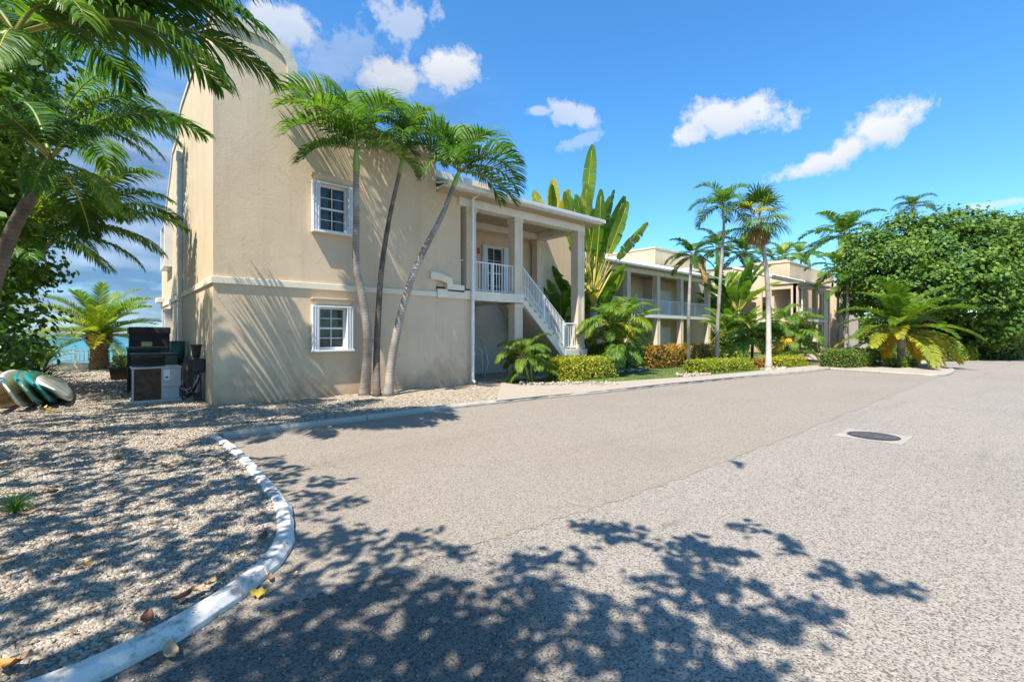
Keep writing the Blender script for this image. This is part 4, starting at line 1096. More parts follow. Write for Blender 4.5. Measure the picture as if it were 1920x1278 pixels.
# --- broad round palm in the island
bp = P0(1690, 690)
sg, _ = palm('palm_tree', 'broad round palm with yellowing lower fronds alone on the paved island', [bp, bp + Vector((0, 0, .8)), bp + Vector((.02, 0, 1.9))], .17, .15, 'sago', 34, -18, 86, .92, 'palm_lt', 'trunk', None, 0, 51, low_leaf='palm_mid', low_n=10)
for i in range(4):
    put_frond(sg, Vector((0, 0, 1.85)), -2.2 + i * .95, get_frond('sago', -30, 'palm_yel', 'stalk_y', i), .8)
# --- date palm by the sea wall
bd = P0(186, 694)
dp = empty('palm_tree', tuple(bd), 'stout date palm with rough brown trunk standing by the sea railing', 'palm')
prof_d = [(0, .42), (.25, .40), (.6, .36), (1.0, .34), (1.3, .38), (1.55, .50), (1.8, .52), (2.0, .42), (2.15, .2)]
sc_d = .80
MB().tube([bd + Vector((0, 0, z * sc_d)) for z, r in prof_d], [r * sc_d for z, r in prof_d], 16).build('trunk', MT['boots'], dp)
mb = MB(); r = random.Random(3)
for i in range(230):
    z = .05 + 2.0 * i / 230; a = i * 2.39996
    rr = np.interp(z, [q[0] for q in prof_d], [q[1] for q in prof_d]) * sc_d
    c = bd + Vector((math.cos(a) * rr, math.sin(a) * rr, z * sc_d)); o_ = Vector((math.cos(a), math.sin(a), 0)); s_ = Vector((-math.sin(a), math.cos(a), 0))
    w_ = .10 * r.uniform(.8, 1.2); k = .05 + (.10 if z > 1.3 else 0) * r.uniform(.4, 1)
    mb.add([c - s_ * w_ - o_ * .03 - Vector((0, 0, .07)), c + s_ * w_ - o_ * .03 - Vector((0, 0, .07)), c + s_ * w_ * .6 + o_ * k + Vector((0, 0, .09)), c - s_ * w_ * .6 + o_ * k + Vector((0, 0, .09)), c - o_ * .04 + Vector((0, 0, .14))], [(0, 1, 2, 3), (3, 2, 4)])
o = mb.build('bark_scale', MT['boots'], dp); o['kind'] = 'stuff'
r = random.Random(12)
for i in range(46):
    f = (i + .5) / 46; p = 85 - 95 * f ** .8 + r.uniform(-6, 6)
    put_frond(dp, Vector((0, 0, 1.70 - .15 * f)), i * 2.39996, get_frond('date', p, 'palm_lt' if i < 30 else 'palm_mid' if i % 3 == 0 else 'palm', 'stalk_y', r.randrange(3)), r.uniform(.85, 1.05) * 1.05)
for i in range(10):
    a = i * .63; MB().tube([bd + Vector((0, 0, 1.6)), bd + Vector((math.cos(a) * .3, math.sin(a) * .3, 2.15)), bd + Vector((math.cos(a) * .65, math.sin(a) * .65, 2.2))], [.025, .015, .006], 4).build('flower_stalk', MT['orange'], dp)

# --- big coconut palms at the left
def cam_az(a): return AX - R(90) + R(a)      # 0 = image right, 90 = away, 180 = left
def big_palm(label, trunk_pts, fr, shaft, seed, leaf='palm_dk', r0=.15, style='coco', sc=1.0, flower=True, group='coconut style palms at the left edge'):
    base = Vector(trunk_pts[0]); root = empty('palm_tree', tuple(base), label, 'palm', group)
    sp_, rad = bend_trunk(trunk_pts, r0, r0 * .62, 1.3); MB().tube(sp_, rad, 14).build('trunk', MT['trunk_dk'] if r0 > .1 else MT['trunk'], root)
    d = (sp_[-1] - sp_[-3]).normalized(); top = Vector(trunk_pts[-1]); b = top + d * shaft; r1 = r0 * .62
    MB().tube([top - d * .03, top + d * shaft * .2, top + d * shaft * .7, b], [r1 * 1.15, r1 * 1.25, r1 * .9, r1 * .45], 12).build('crownshaft', MT['shaft'], root)
    r = random.Random(seed)
    for (az, p, s) in fr:
        put_frond(root, b - base - Vector((0, 0, .05)), cam_az(az), get_frond(style, p, leaf if r.random() < .4 else ('palm' if r.random() < .7 else 'palm_lt'), 'stalk_y' if r.random() < .6 else 'stalk', r.randrange(3)), s * sc)
    if flower:
        m = MB()
        for i in range(26):
            q = top + Vector((0, 0, .02)); e = q + Vector((RX_, RY_, 0)) * r.uniform(.15, .5) + Vector((0, 0, r.uniform(.05, .4))) + Vector((FX_, FY_, 0)) * r.uniform(-.25, .25)
            m.tube([q, q.lerp(e, .5) + Vector((0, 0, .04)), e], [.012, .007, .004], 3)
        m.build('flower_spray', MT['stalk_y'], root)
    return root
big_palm('leaning palm with green crownshaft and ringed trunk at the left edge', [PT(-60, 690, 7.6), PT(-15, 540, 7.5), PT(20, 440, 7.4), PT(52, 378, 7.3), PT(62, 358, 7.3)],
         [(28, 66, .62), (-28, 34, .5), (60, 55, .8), (110, 45, .8), (-75, 25, .5), (150, 60, .8), (200, 40, .7), (-5, -12, .42), (-50, -20, .42), (120, 5, .7), (250, 60, .6)], .62, 61, r0=.115)
big_palm('tall palm whose long fronds arch in from the top left across the corner', [PT(-420, 700, 5.9), PT(-330, 500, 5.8), PT(-180, 300, 5.6), PT(-70, 160, 5.5), PT(-20, 105, 5.5)],
         [(8, 42, 1.16), (3, 30, 1.08), (-8, 36, 1.0), (14, 55, 1.15), (-4, 14, .95), (22, 30, 1.0), (-28, 22, .70), (-45, -10, .55), (70, 50, 1.0), (110, 40, 1.0), (150, 40, .9), (200, 30, .9), (3, 62, 1.15), (260, 50, .8)], .42, 62, r0=.14, sc=.84, flower=False)
big_palm('lower palm behind the leaning one, its fronds hanging over the sea view', [PT(-90, 690, 11.5), PT(-30, 600, 11.5), PT(50, 500, 11.4), PT(118, 435, 11.4)],
         [(5, 45, .72), (-15, 25, .60), (30, 30, .72), (15, 5, .6), (-40, 20, .5), (60, 50, .75), (100, 40, .7), (150, 40, .7), (190, 20, .7), (-5, 65, .75), (220, 50, .6), (175, -5, .7)], .4, 63, leaf='palm', r0=.08)

big_palm('palm low at the left edge with fronds drooping over the strap leaved plants', [PT(-160, 700, 9.6), PT(-110, 600, 9.6), PT(-40, 500, 9.5), PT(20, 455, 9.4)],
         [(5, 40, .62), (-15, 20, .55), (30, 30, .62), (-40, 5, .5), (60, 60, .65), (15, 70, .65), (-60, 30, .5), (0, 0, .55), (160, 40, .5), (25, 8, .6)], .3, 64, leaf='palm', r0=.09, flower=False)
big_palm('palm behind the leaning one, crown high between the two big crowns', [PT(-60, 700, 12.6), PT(-20, 500, 12.6), PT(60, 330, 12.5), PT(100, 255, 12.5)],
         [(5, 45, .8), (-15, 20, .72), (30, 30, .8), (-40, 5, .6), (60, 60, .8), (15, 70, .8), (170, 30, .7), (0, 0, .7), (160, 60, .8), (25, 8, .7), (190, 0, .7), (-70, 40, .7)], .4, 65, leaf='palm', r0=.09, flower=True)
# --- paddle-leaved plants
def paddle_mesh(L, W, pet, pitch, curve, leaf, stalk, seed, tear=.5, fold=.25):
    r = random.Random(seed); mb = MB(); steps = 16; pts = [Vector((0, 0, 0))]; tg = []
    tot = L + pet
    for i in range(steps * 2):
        s = (i + .5) / (steps * 2); e = R(pitch) - curve * s ** 2; d = Vector((math.cos(e), 0, math.sin(e))); tg.append(d); pts.append(pts[-1] + d * tot / (steps * 2))
    tg.append(tg[-1])
    def at(s):
        f = min(steps * 2 - 1e-6, s * steps * 2); i = int(f); return pts[i].lerp(pts[i + 1], f - i), tg[i]
    mb.tube(pts[::3], [.035 * (1 - .8 * i / (len(pts) / 3)) for i in range(len(pts[::3]))], 5, 1)
    s0 = pet / tot; n = 15
    for sd_ in (-1, 1):
        i = 0
        while i < n:
            m = r.choice((1, 1, 2, 3)) if tear > .3 else r.choice((2, 3, 4)); j = min(n, i + m)
            fa = -fold + r.uniform(-.25, .35) * tear; fw = r.uniform(0, .35) * tear; prev = None; vs = []; fs = []
            for k in range(i, j + 1):
                q = k / n; s = s0 + (1 - s0) * q; p, t = at(s)
                S = Vector((0, 1, 0)) * sd_; N = Vector((-t.z, 0, t.x))
                wid = W * max(.04, math.sin(math.pi * min(1, .10 + .88 * q)) ** .55) * .5
                if k == j and j < n: wid *= r.uniform(.9, 1.0)
                d = (S + N * fa + t * (fw + .25)).normalized()
                m1 = p + d * wid * .55; m2 = m1 + (d + Vector((0, 0, -.35 * (1 + tear * r.random())))).normalized() * wid * .5
                vs += [p, m1, m2]
            for k in range(j - i):
                a = k * 3; fs += [(a, a + 3, a + 4, a + 1), (a + 1, a + 4, a + 5, a + 2)]
            mb.add(vs, fs, 0, True); i = j
    return mb.mesh('paddle_leaf', [leaf, stalk])
_pc = {}
def put_paddle(root, rel, az, pitch, L, W, pet, curve, leaf='paddle', seed=0, tear=.5, roll=0, stalk='stalk_y'):
    me = paddle_mesh(L, W, pet, pitch, curve, MT[leaf], MT[stalk], seed, tear)
    o = put_frond(root, rel, az, me, 1.0, 'paddle_leaf', roll=roll); return o
# traveller's palm behind the porch: leaves spread in one plane facing the view
tb = Vector((PT(1112, 640, 20.6).x, PT(1112, 640, 20.6).y, 0))
tp = empty('travellers_palm', tuple(tb), 'tall fan of torn paddle leaves with yellow stalk fan beside the porch', 'tree')
MB().tube([tb, tb + Vector((0, 0, 1.4)), tb + Vector((0, 0, 2.6))], [.18, .16, .22], 10).build('trunk', MT['trunk'], tp)
r = random.Random(70)
def img_pitch_leaf(root, base_w, ang, L, W, pet, seed, leaf='paddle', curve=.5, yawj=0.0, tear=.5, stalk='stalk_y'):
    """ang: direction in the plane facing the view, degrees from image right"""
    o = put_paddle(root, base_w, 0, 80 if seed % 2 else 86, L, W, pet, curve * .8, leaf, seed, tear, stalk=stalk)
    m = Matrix.Rotation(R(90 - ang), 3, Vector((FX_, FY_, 0))) @ Matrix.Rotation(cam_az(-90) + yawj * .8, 3, 'Z')
    o.rotation_euler = m.to_euler(); return o
hub = Vector((0, 0, 3.45))
for k, ang in enumerate((58, 66, 73, 80, 87, 94, 101, 108, 116)):
    img_pitch_leaf(tp, hub, ang, [2.0, 2.3, 2.5, 2.6, 2.7, 2.5, 2.4, 2.2, 2.0][k], .56, 1.8, 100 + k, 'paddle_y' if k in (6,) else 'paddle', .35 + .1 * (k % 3), r.uniform(-.9, .9), .85)
for k, ang in enumerate((62, 70, 76, 82, 88, 95, 102, 110)):   # the bare yellow petiole fan
    e = R(ang); d = Vector((RX_ * math.cos(e), RY_ * math.cos(e), math.sin(e)))
    p0 = tb + hub - Vector((0, 0, .6)); MB().tube([p0, p0 + d * .7, p0 + d * 2.2], [.05, .045, .022], 6).build('leaf_stalk', MT['palm_yel'] if k % 2 else MT['stalk_y'], tp)
# second clump, taller, behind
tb2 = Vector((PT(1098, 640, 22.5).x, PT(1098, 640, 22.5).y, 0))
tp2 = empty('travellers_palm', tuple(tb2), 'tallest paddle leaved plant, one upright leaf high above the porch roof', 'tree')
MB().tube([tb2, tb2 + Vector((0, 0, 3)), tb2 + Vector((0, 0, 6.8))], [.2, .17, .2], 10).build('trunk', MT['trunk'], tp2)
for k, (ang, L, h, y) in enumerate([(88, 2.9, 7.5, .2), (93, 2.9, 5.6, .1), (99, 2.2, 5.4, 1.2), (76, 2.2, 5.2, -.6), (70, 2.2, 5.0, .5), (104, 2.0, 5.2, -.5), (62, 2.0, 5.2, -1.2), (84, 2.0, 4.6, -1.4), (94, 2.1, 3.6, 1.5), (66, 1.9, 3.6, 1.2), (106, 1.8, 4.8, 1.3), (72, 2.1, 5.8, -1.2), (84, 2.4, 3.6, .7), (112, 1.7, 4.2, .3), (80, 2.2, 6.0, 1.0), (101, 2.1, 6.3, -.7), (68, 1.8, 5.9, .9), (108, 1.9, 3.2, .8), (90, 2.2, 2.4, -.3), (74, 2.0, 2.2, .6), (58, 2.0, 3.0, .2), (50, 1.8, 3.2, -.3)]):
    img_pitch_leaf(tp2, Vector((0, 0, h - .9)), ang, L, .68, 1.1, 130 + k, 'paddle', .3 if k < 2 else .55, y, .4 if k < 2 else .9)
tb3 = Vector((PT(1040, 640, 24).x, PT(1040, 640, 24).y, 0))
tp3 = empty('travellers_palm', tuple(tb3), 'yellowing paddle leaved plant showing over the porch roof', 'tree')
MB().tube([tb3, tb3 + Vector((0, 0, 3)), tb3 + Vector((0, 0, 6.0))], [.2, .17, .2], 10).build('trunk', MT['trunk'], tp3)
for k, (ang, L, h, lf, y) in enumerate([(112, 2.2, 6.7, 'paddle_y', .2), (104, 2.4, 6.6, 'paddle', .9), (92, 2.4, 6.9, 'paddle_y', 0), (84, 2.4, 6.4, 'paddle_y', .4), (120, 1.9, 6.6, 'paddle', -.4), (74, 2.0, 5.0, 'paddle', .9), (98, 2.1, 4.8, 'paddle', 1.5), (106, 2.0, 5.9, 'paddle', -1), (88, 2.0, 5.7, 'paddle_y', 1.2), (78, 2.0, 3.6, 'paddle', .3), (95, 2.1, 3.0, 'paddle', -.5), (66, 2.0, 4.4, 'paddle', -.8)]):
    img_pitch_leaf(tp3, Vector((0, 0, h - .8)), ang, L, .74, 1.0, 150 + k, lf, .35, y, .35)
# understory paddle leaves behind the porch and in the gap between the blocks
def banana(label, base, leaves, seed, leaf='paddle', h=.6, sc=1.0, yp=.86):
    root = empty('banana_plant', tuple(base), label, 'plant'); r = random.Random(seed)
    MB().tube([base, base + Vector((0, 0, h))], [.13, .09], 8).build('stem', MT['shaft'], root)
    for i in range(leaves):
        put_paddle(root, Vector((0, 0, h * .9)), i * 2.4 + r.uniform(-.3, .3), r.uniform(50, 84), r.uniform(1.5, 2.2) * sc, .65 * sc, r.uniform(.7, 1.3) * sc, r.uniform(.7, 1.3), leaf if r.random() < yp else 'paddle_y', seed * 10 + i, r.uniform(.2, .7))
    return root
def gp(px, t): q = PT(px, 640, t); return Vector((q.x, q.y, 0))
banana('banana plant with broad leaves just behind the right porch column', gp(1052, 20.5), 14, 81, h=1.8, sc=.82)
banana('banana plant with tall leaves between the porch columns', gp(1072, 21.5), 14, 82, h=2.6, sc=.85)
banana('banana plant with one bright yellow-green leaf over the areca clump', gp(1160, 21.5), 11, 83, 'paddle', 1.6, .85)
banana('tall banana plant filling the gap right of the middle block', gp(1385, 36), 16, 84, h=3.6, sc=1.4, yp=1.0)
banana('banana plant crowding the corner of the middle block', gp(1362, 38.5), 15, 85, h=2.4, sc=1.4, yp=1.0)
banana('broad leaved banana plant left of the far areca clumps', gp(1375, 33), 14, 86, h=1.2, sc=1.1, yp=.95)
banana('high banana plant against the middle block parapet', gp(1352, 41.5), 12, 87, h=4.6, sc=1.35, yp=1.0)

# --- leaf clouds
def leaf_cloud(name, c, nrm, size, mat, parent, shape='kite', seed=0, var=.35, droop=.3):
    """c (N,3) centres, nrm (N,3) rough facing; builds N separate leaves"""
    g = np.random.default_rng(seed); N = len(c)
    nrm = nrm + g.normal(0, .55, (N, 3)); nrm /= np.linalg.norm(nrm, axis=1, keepdims=True) + 1e-9
    a = g.normal(0, 1, (N, 3)); a[:, 2] -= droop
    t = a - nrm * np.sum(a * nrm, 1, keepdims=True); t /= np.linalg.norm(t, axis=1, keepdims=True) + 1e-9
    b = np.cross(nrm, t); s = (size * (1 + g.uniform(-var, var, N)))[:, None]
    if shape == 'kite':
        V = np.stack([c - t * s * .5, c + b * s * .24 + nrm * s * .07 - t * s * .02, c + t * s * .5, c - b * s * .24 + nrm * s * .07 - t * s * .02], 1); k = 4
    elif shape == 'broad':
        V = np.stack([c - t * s * .5, c + b * s * .27 - t * s * .2 + nrm * s * .08, c + b * s * .3 + t * s * .22 + nrm * s * .05, c + t * s * .52 - nrm * s * .05, c - b * s * .3 + t * s * .22 + nrm * s * .05, c - b * s * .27 - t * s * .2 + nrm * s * .08], 1); k = 6
    else:
        V = np.stack([c + (t * math.cos(q) + b * math.sin(q)) * s * .5 + nrm * s * (.06 if i % 3 else -.02) for i, q in enumerate([i * math.pi / 3 for i in range(6)])], 1); k = 6
    me = np_mesh(name, V.reshape(-1, 3), k, mat)
    o = link(name, me, parent)
    return o
def lobes_cloud(lobes, nclump, per, csize, seed, flat=1.0, zmin=-99, inner=.78):
    g = np.random.default_rng(seed); P = []; Nn = []
    L = np.array([[*l[0], l[1]] for l in lobes]); wts = L[:, 3] ** 2; wts /= wts.sum()
    cnt = 0
    while cnt < nclump:
        i = g.choice(len(L), p=wts); d = g.normal(0, 1, 3); d /= np.linalg.norm(d)
        c = L[i, :3] + d * L[i, 3] * (g.uniform(.72, 1.05)) * np.array([1, 1, flat])
        if c[2] < zmin: continue
        dd = np.linalg.norm(L[:, :3] - c, axis=1) / L[:, 3]; dd[i] = 9
        if dd.min() < inner: continue
        cs = csize * g.uniform(.6, 1.3)
        q = g.normal(0, 1, (per, 3)) * cs * np.array([1, 1, .55]); P.append(c + q); nn = d * .7 + np.array([0, 0, .8]); Nn.append(np.tile(nn, (per, 1)) + q / cs * .35)
        cnt += 1
    return np.concatenate(P), np.concatenate(Nn)
def limbs(root, base, targets, r0, mat, seed=0, fork=.35, trunk_top=None):
    r = random.Random(seed); base = Vector(base); tt = trunk_top or base + Vector((0, 0, 2))
    MB().tube(smooth_path([base, base.lerp(tt, .5) + Vector((.08, .05, 0)), tt], 4), [r0 * (1.25 - .5 * i / 8) for i in range(9)], 10).build('trunk', mat, root)
    for t in targets:
        t = Vector(t); m = tt.lerp(t, .5) + Vector((r.uniform(-.3, .3), r.uniform(-.3, .3), r.uniform(.1, .5)))
        pts = smooth_path([tt - Vector((0, 0, .15)), m, t], 5); n = len(pts)
        MB().tube(pts, [r0 * .5 * (1 - .85 * i / (n - 1)) for i in range(n)], 7).build('branch', mat, root)
# spreading tree at the right
gt_c = PT(1775, 640, 31); gb_ = Vector((gt_c.x, gt_c.y, 0))
st = empty('spreading_tree', tuple(gb_), 'huge round-leaved spreading tree filling the right edge over the road bend', 'tree')
lob = [(PT(1775, 500, 31), 3.4), (PT(1690, 520, 30.5), 2.6), (PT(1850, 480, 31), 3.0), (PT(1640, 480, 33), 2.1), (PT(1700, 450, 33), 2.0), (PT(1790, 445, 33), 2.4), (PT(1880, 460, 33), 2.3), (PT(1930, 540, 31), 2.6),
       (PT(1850, 590, 29.5), 2.3), (PT(1730, 570, 32), 1.9), (PT(1960, 470, 33), 2.4), (PT(1640, 560, 34), 1.9), (PT(1820, 540, 28.5), 2.2), (PT(1745, 540, 28.5), 2.0),
       (PT(2000, 560, 32), 2.8), (PT(1612, 520, 33), 1.2)]
cp, cn = lobes_cloud(lob, 1420, 44, .31, 5, .9, .25, .68)
leaf_cloud('foliage', cp, cn, .225, MT['grape'], st, 'broad', 6)
cp, cn = lobes_cloud([(c, r_ * .74) for c, r_ in lob], 130, 26, .6, 15, .9, .4, .5)
leaf_cloud('inner_foliage', cp, cn, .34, MT['tree'], st, 'broad', 16)
for q in ((1700, 668), (1745, 670), (1715, 664), (1775, 668)):
    b = PT(q[0], 640, 31); b.z = 0
    top = PT(q[0] + rng.uniform(-30, 30), 560, 31)
    MB().tube(smooth_path([b, b.lerp(top, .5) + Vector((rng.uniform(-.3, .3), rng.uniform(-.3, .3), 0)), top], 4), [.26 - .015 * i for i in range(9)], 9).build('trunk', MT['twig'], st)
for i in range(26):
    c = Vector(lob[i % len(lob)][0]); rr = lob[i % len(lob)][1]; b = PT(rng.uniform(1690, 1790), 570, 31)
    t = c + Vector((rng.uniform(-1, 1), rng.uniform(-1, 1), rng.uniform(-.3, 1))) * rr * .8
    MB().tube(smooth_path([b, b.lerp(t, .5) + Vector((0, 0, -.3)), t], 4), [.13 - .0135 * k for k in range(9)], 6).build('branch', MT['twig'], st)

# shrub masses and hedges
def hedge(label, pts, z1, wd, mat, n, size, seed, cat='hedge', group=None, z0=0.0, lump=.08, name='hedge'):
    """clipped or mounded hedge along world points: dark inside, leaves on the outside"""
    pts = [Vector((p[0], p[1], 0)) for p in pts]; root = empty(name, tuple((pts[0] + pts[-1]) / 2), label, cat, group)
    g = np.random.default_rng(seed); L = sum((b - a).length for a, b in zip(pts, pts[1:]))
    P = []; Nn = []
    for a, b in zip(pts, pts[1:]):
        d = (b - a); l = d.length; d = d / l; s = Vector((-d.y, d.x, 0)); k = int(n * l / L)
        u = g.uniform(0, l, k); face = g.uniform(0, 1, k); w2 = wd / 2
        tot = 2 * z1 + wd
        q = face * tot; off_ = np.where(q < z1, -w2, np.where(q < z1 + wd, q - z1 - w2, w2)); zz = np.where(q < z1, q, np.where(q < z1 + wd, z1, tot - q))
        lumpy = 1 + lump * np.sin(u * 5.1 + seed) * np.cos(u * 2.3) + lump * .6 * np.sin(u * 13 + off_ * 7)
        edge = np.minimum(1, np.minimum(u, l - u) / (wd * .35)) ** .5 * .35 + .65
        rnd = np.where(zz > z1 * .75, 1 - (zz / z1 - .75) * .55, 1)
        x = a.x + d.x * u + s.x * off_ * rnd * edge; y = a.y + d.y * u + s.y * off_ * rnd * edge
        z = z0 + zz * lumpy * (edge * .3 + .7)
        jit = g.normal(0, size * .55, (k, 3))
        P.append(np.stack([x, y, z], 1) + jit)
        nx = np.stack([np.where(q < z1, -s.x, np.where(q > z1 + wd, s.x, 0)), np.where(q < z1, -s.y, np.where(q > z1 + wd, s.y, 0)), np.where((q > z1) & (q < z1 + wd), 1.0, .45)], 1); Nn.append(nx)
        k2 = int(k * .18 * wd / max(l, .1)) + 10      # ends
        for e, sg_ in ((a, -1), (b, 1)):
            o2 = g.uniform(-w2, w2, k2); z2 = g.uniform(0, z1 * .95, k2)
            P.append(np.stack([e.x + s.x * o2 * .8 - d.x * sg_ * .05, e.y + s.y * o2 * .8 - d.y * sg_ * .05, z0 + z2], 1) + g.normal(0, size * .5, (k2, 3))); Nn.append(np.tile([d.x * sg_, d.y * sg_, .4], (k2, 1)))
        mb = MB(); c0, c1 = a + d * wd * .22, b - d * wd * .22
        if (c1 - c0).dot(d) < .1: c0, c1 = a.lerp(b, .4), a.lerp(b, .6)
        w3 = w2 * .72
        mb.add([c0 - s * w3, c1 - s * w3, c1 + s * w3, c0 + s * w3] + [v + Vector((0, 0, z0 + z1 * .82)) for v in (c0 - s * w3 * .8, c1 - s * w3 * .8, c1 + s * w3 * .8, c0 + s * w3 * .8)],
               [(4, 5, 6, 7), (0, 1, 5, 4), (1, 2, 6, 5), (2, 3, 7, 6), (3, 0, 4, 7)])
        mb.build('dark_core', MT['core'], root)  # solid near-black core: the hedge's inner shade is put into its colour
    leaf_cloud('foliage', np.concatenate(P), np.concatenate(Nn), size, MT[mat], root, 'kite', seed, .4, -.3)
    return root
A = P0
hedge('clipped lime green hedge at the foot of the porch stair', [A(1040, 716), A(1142, 708)], .74, .95, 'hedge_y', 9000, .075, 201)
hedge('long copper red and green croton hedge before the middle block', [A(1212, 693), A(1334, 683)], .98, 1.0, 'hedge_r', 9500, .105, 202)
hedge('low lime green mound hedge by the walk, in front of the red hedge', [A(1300, 702), A(1350, 698)], .50, .9, 'hedge_y', 5200, .085, 203)
hedge('low lime green mound at the foot of the tallest slim palm', [A(1356, 697), A(1396, 694)], .48, .9, 'hedge_y', 3800, .085, 204, lump=.12)
hedge('small green and brown shrub left of the fan palm trunk', [A(1418, 692), A(1434, 690)], .42, .6, 'hedge_r', 1600, .08, 205)
hedge('small lime green shrub right of the fan palm trunk', [A(1450, 692), A(1498, 688)], .50, .8, 'hedge_y', 3600, .085, 206)
hedge('dark green clipped shrub hedge at the start of the paved island', [A(1562, 692), A(1628, 686)], .78, 1.3, 'hedge_g', 8500, .085, 207, lump=.12)
hedge('small green collar shrub round the broad palm trunk', [A(1672, 692), A(1706, 690)], .42, .7, 'hedge_g', 2400, .075, 208)
hedge('dark bushes under the spreading tree beyond the island', [A(1640, 676), A(1790, 676)], .9, 1.6, 'hedge_g', 6500, .13, 209)
hedge('yellow flowered bush beside the road under the tree', [A(1776, 675), A(1812, 674)], .8, 1.3, 'hedge_y', 3000, .13, 210)
hedge('green roadside bushes at the far right beyond the tree', [A(1825, 672), A(1985, 674)], 1.0, 2.0, 'hedge_g', 8000, .17, 211, lump=.2)
hedge('tall dark bushes closing the far bend of the road', [gp(1850, 52), gp(2150, 50)], 3.2, 3.0, 'hedge_g', 9000, .35, 212, lump=.2)
hedge('distant green tree belt along the far end of the road', [gp(1560, 80), gp(1990, 80), gp(2300, 60)], 4.4, 5, 'hedge_g', 12000, .6, 213, lump=.2)
hedge('dark planting behind the croton hedge left end', [gp(1128, 20), gp(1195, 22)], 1.1, 1.2, 'hedge_g', 4500, .12, 214)
hedge('dark leafy shrub in the gap beside the middle block', [gp(1345, 31), gp(1385, 31)], 1.8, 1.5, 'hedge_g', 3500, .2, 215)

# --- foliage at the left edge
lt = empty('broadleaf_tree', tuple(gp(-60, 12)), 'dense leafy tree behind the palms at the left edge', 'tree')
lob = [(PT(-40, 120, 9.5), 1.4), (PT(0, 330, 12), 1.0), (PT(-30, 480, 11), 1.2), (PT(5, 480, 12.5), 1.0), (PT(-10, 560, 13), .9),
       (PT(-60, 620, 11), 1.4), (PT(20, 60, 10.5), 1.2), (PT(-60, 300, 9.5), 1.3), (PT(30, 420, 14), .6)]
cp, cn = lobes_cloud(lob, 520, 24, .24, 25, .95, .2, .6)
leaf_cloud('foliage', cp, cn, .155, MT['tree'], lt, 'broad', 26)
limbs(lt, gp(-60, 12), [l[0] for l in lob[::2]], .22, MT['twig'], 3, trunk_top=PT(-50, 520, 12))
# bigger bright leaves of a second shrub nearer, hanging at the frame edge
lt2 = empty('sea_grape_bush', tuple(gp(-120, 8.5)), 'bush with larger glossy leaves beside the leaning palm trunk', 'bush')
lob = [(PT(-20, 230, 8.2), .62), (PT(-15, 330, 8.4), .5), (PT(10, 180, 8.6), .4), (PT(-10, 430, 8.4), .45)]
cp, cn = lobes_cloud(lob, 85, 12, .17, 35, .95, .2, .5)
leaf_cloud('foliage', cp, cn, .20, MT['grape'], lt2, 'broad', 36)
limbs(lt2, gp(-120, 8.5), [l[0] for l in lob], .08, MT['twig'], 5, trunk_top=PT(-100, 560, 8.5))
# strappy plants behind the boards
def strap_plant(label, base, n, L, seed, mat='strap', w=.05, group=None, zup=0.0, cat='plant', name='strap_leaved_plant'):
    root = empty(name, tuple(base), label, cat, group); r = random.Random(seed)
    for i in range(n):
        az = i * 2.4 + r.uniform(-.2, .2); p = R(r.uniform(38, 86)); l = L * r.uniform(.6, 1.1); cv = r.uniform(.9, 2.0)
        mb = MB(); pts = [Vector((0, 0, zup))]; st_ = 9
        for k in range(st_):
            e = p - cv * ((k + .5) / st_) ** 1.6; pts.append(pts[-1] + Vector((math.cos(e) * math.cos(az), math.cos(e) * math.sin(az), math.sin(e))) * l / st_)
        S = Vector((-math.sin(az), math.cos(az), 0)); vs = []; fs = []
        for k, q in enumerate(pts):
            ww = w * (math.sin(math.pi * min(1, .18 + .82 * k / st_)) ** .7) * .5 if k < st_ else .002
            vs += [q - S * ww, q + Vector((0, 0, -ww * .5)), q + S * ww]
        for k in range(st_): fs += [(k * 3, k * 3 + 3, k * 3 + 4, k * 3 + 1), (k * 3 + 1, k * 3 + 4, k * 3 + 5, k * 3 + 2)]
        me = mb.add(vs, fs).mesh('leaf', [MT[mat]]); o = bpy.data.objects.new('leaf', me); COL.objects.link(o); o.parent = root
    return root
gs_ = 'strap leaved plants behind the boards'
strap_plant('dark strap leaved plant behind the boards, nearest the railing', gp(75, 13.6), 60, 1.35, 301, group=gs_)
strap_plant('dark strap leaved plant behind the boards, middle of the row', gp(35, 12.8), 70, 1.7, 302, group=gs_)
strap_plant('dark strap leaved plant behind the boards at the left edge', gp(-15, 12.6), 70, 1.9, 303, group=gs_)
strap_plant('tall strap leaved plant rising behind the boards', gp(15, 14.6), 60, 1.8, 304, group=gs_, zup=.8)
strap_plant('tall strap leaved plant next to the sea, left of the date palm', gp(85, 16.5), 46, 1.5, 305, group=gs_, zup=.5)
lob = [(PT(-30, 660, 13.4), .8), (PT(20, 665, 14.5), .65)]
db = empty('shrub', tuple(gp(10, 14)), 'dark shrub mass filling the corner behind the boards', 'bush')
cp, cn = lobes_cloud(lob, 150, 22, .2, 45, .95, .02, .4)
leaf_cloud('foliage', cp, cn, .13, MT['strap'], db, 'kite', 46)
# grass tuft in the gravel
strap_plant('small bright grass tuft growing in the gravel at the left', P0(28, 962, .06), 70, .26, 311, 'palm_lt', .010, cat='grass tuft', name='grass_tuft')

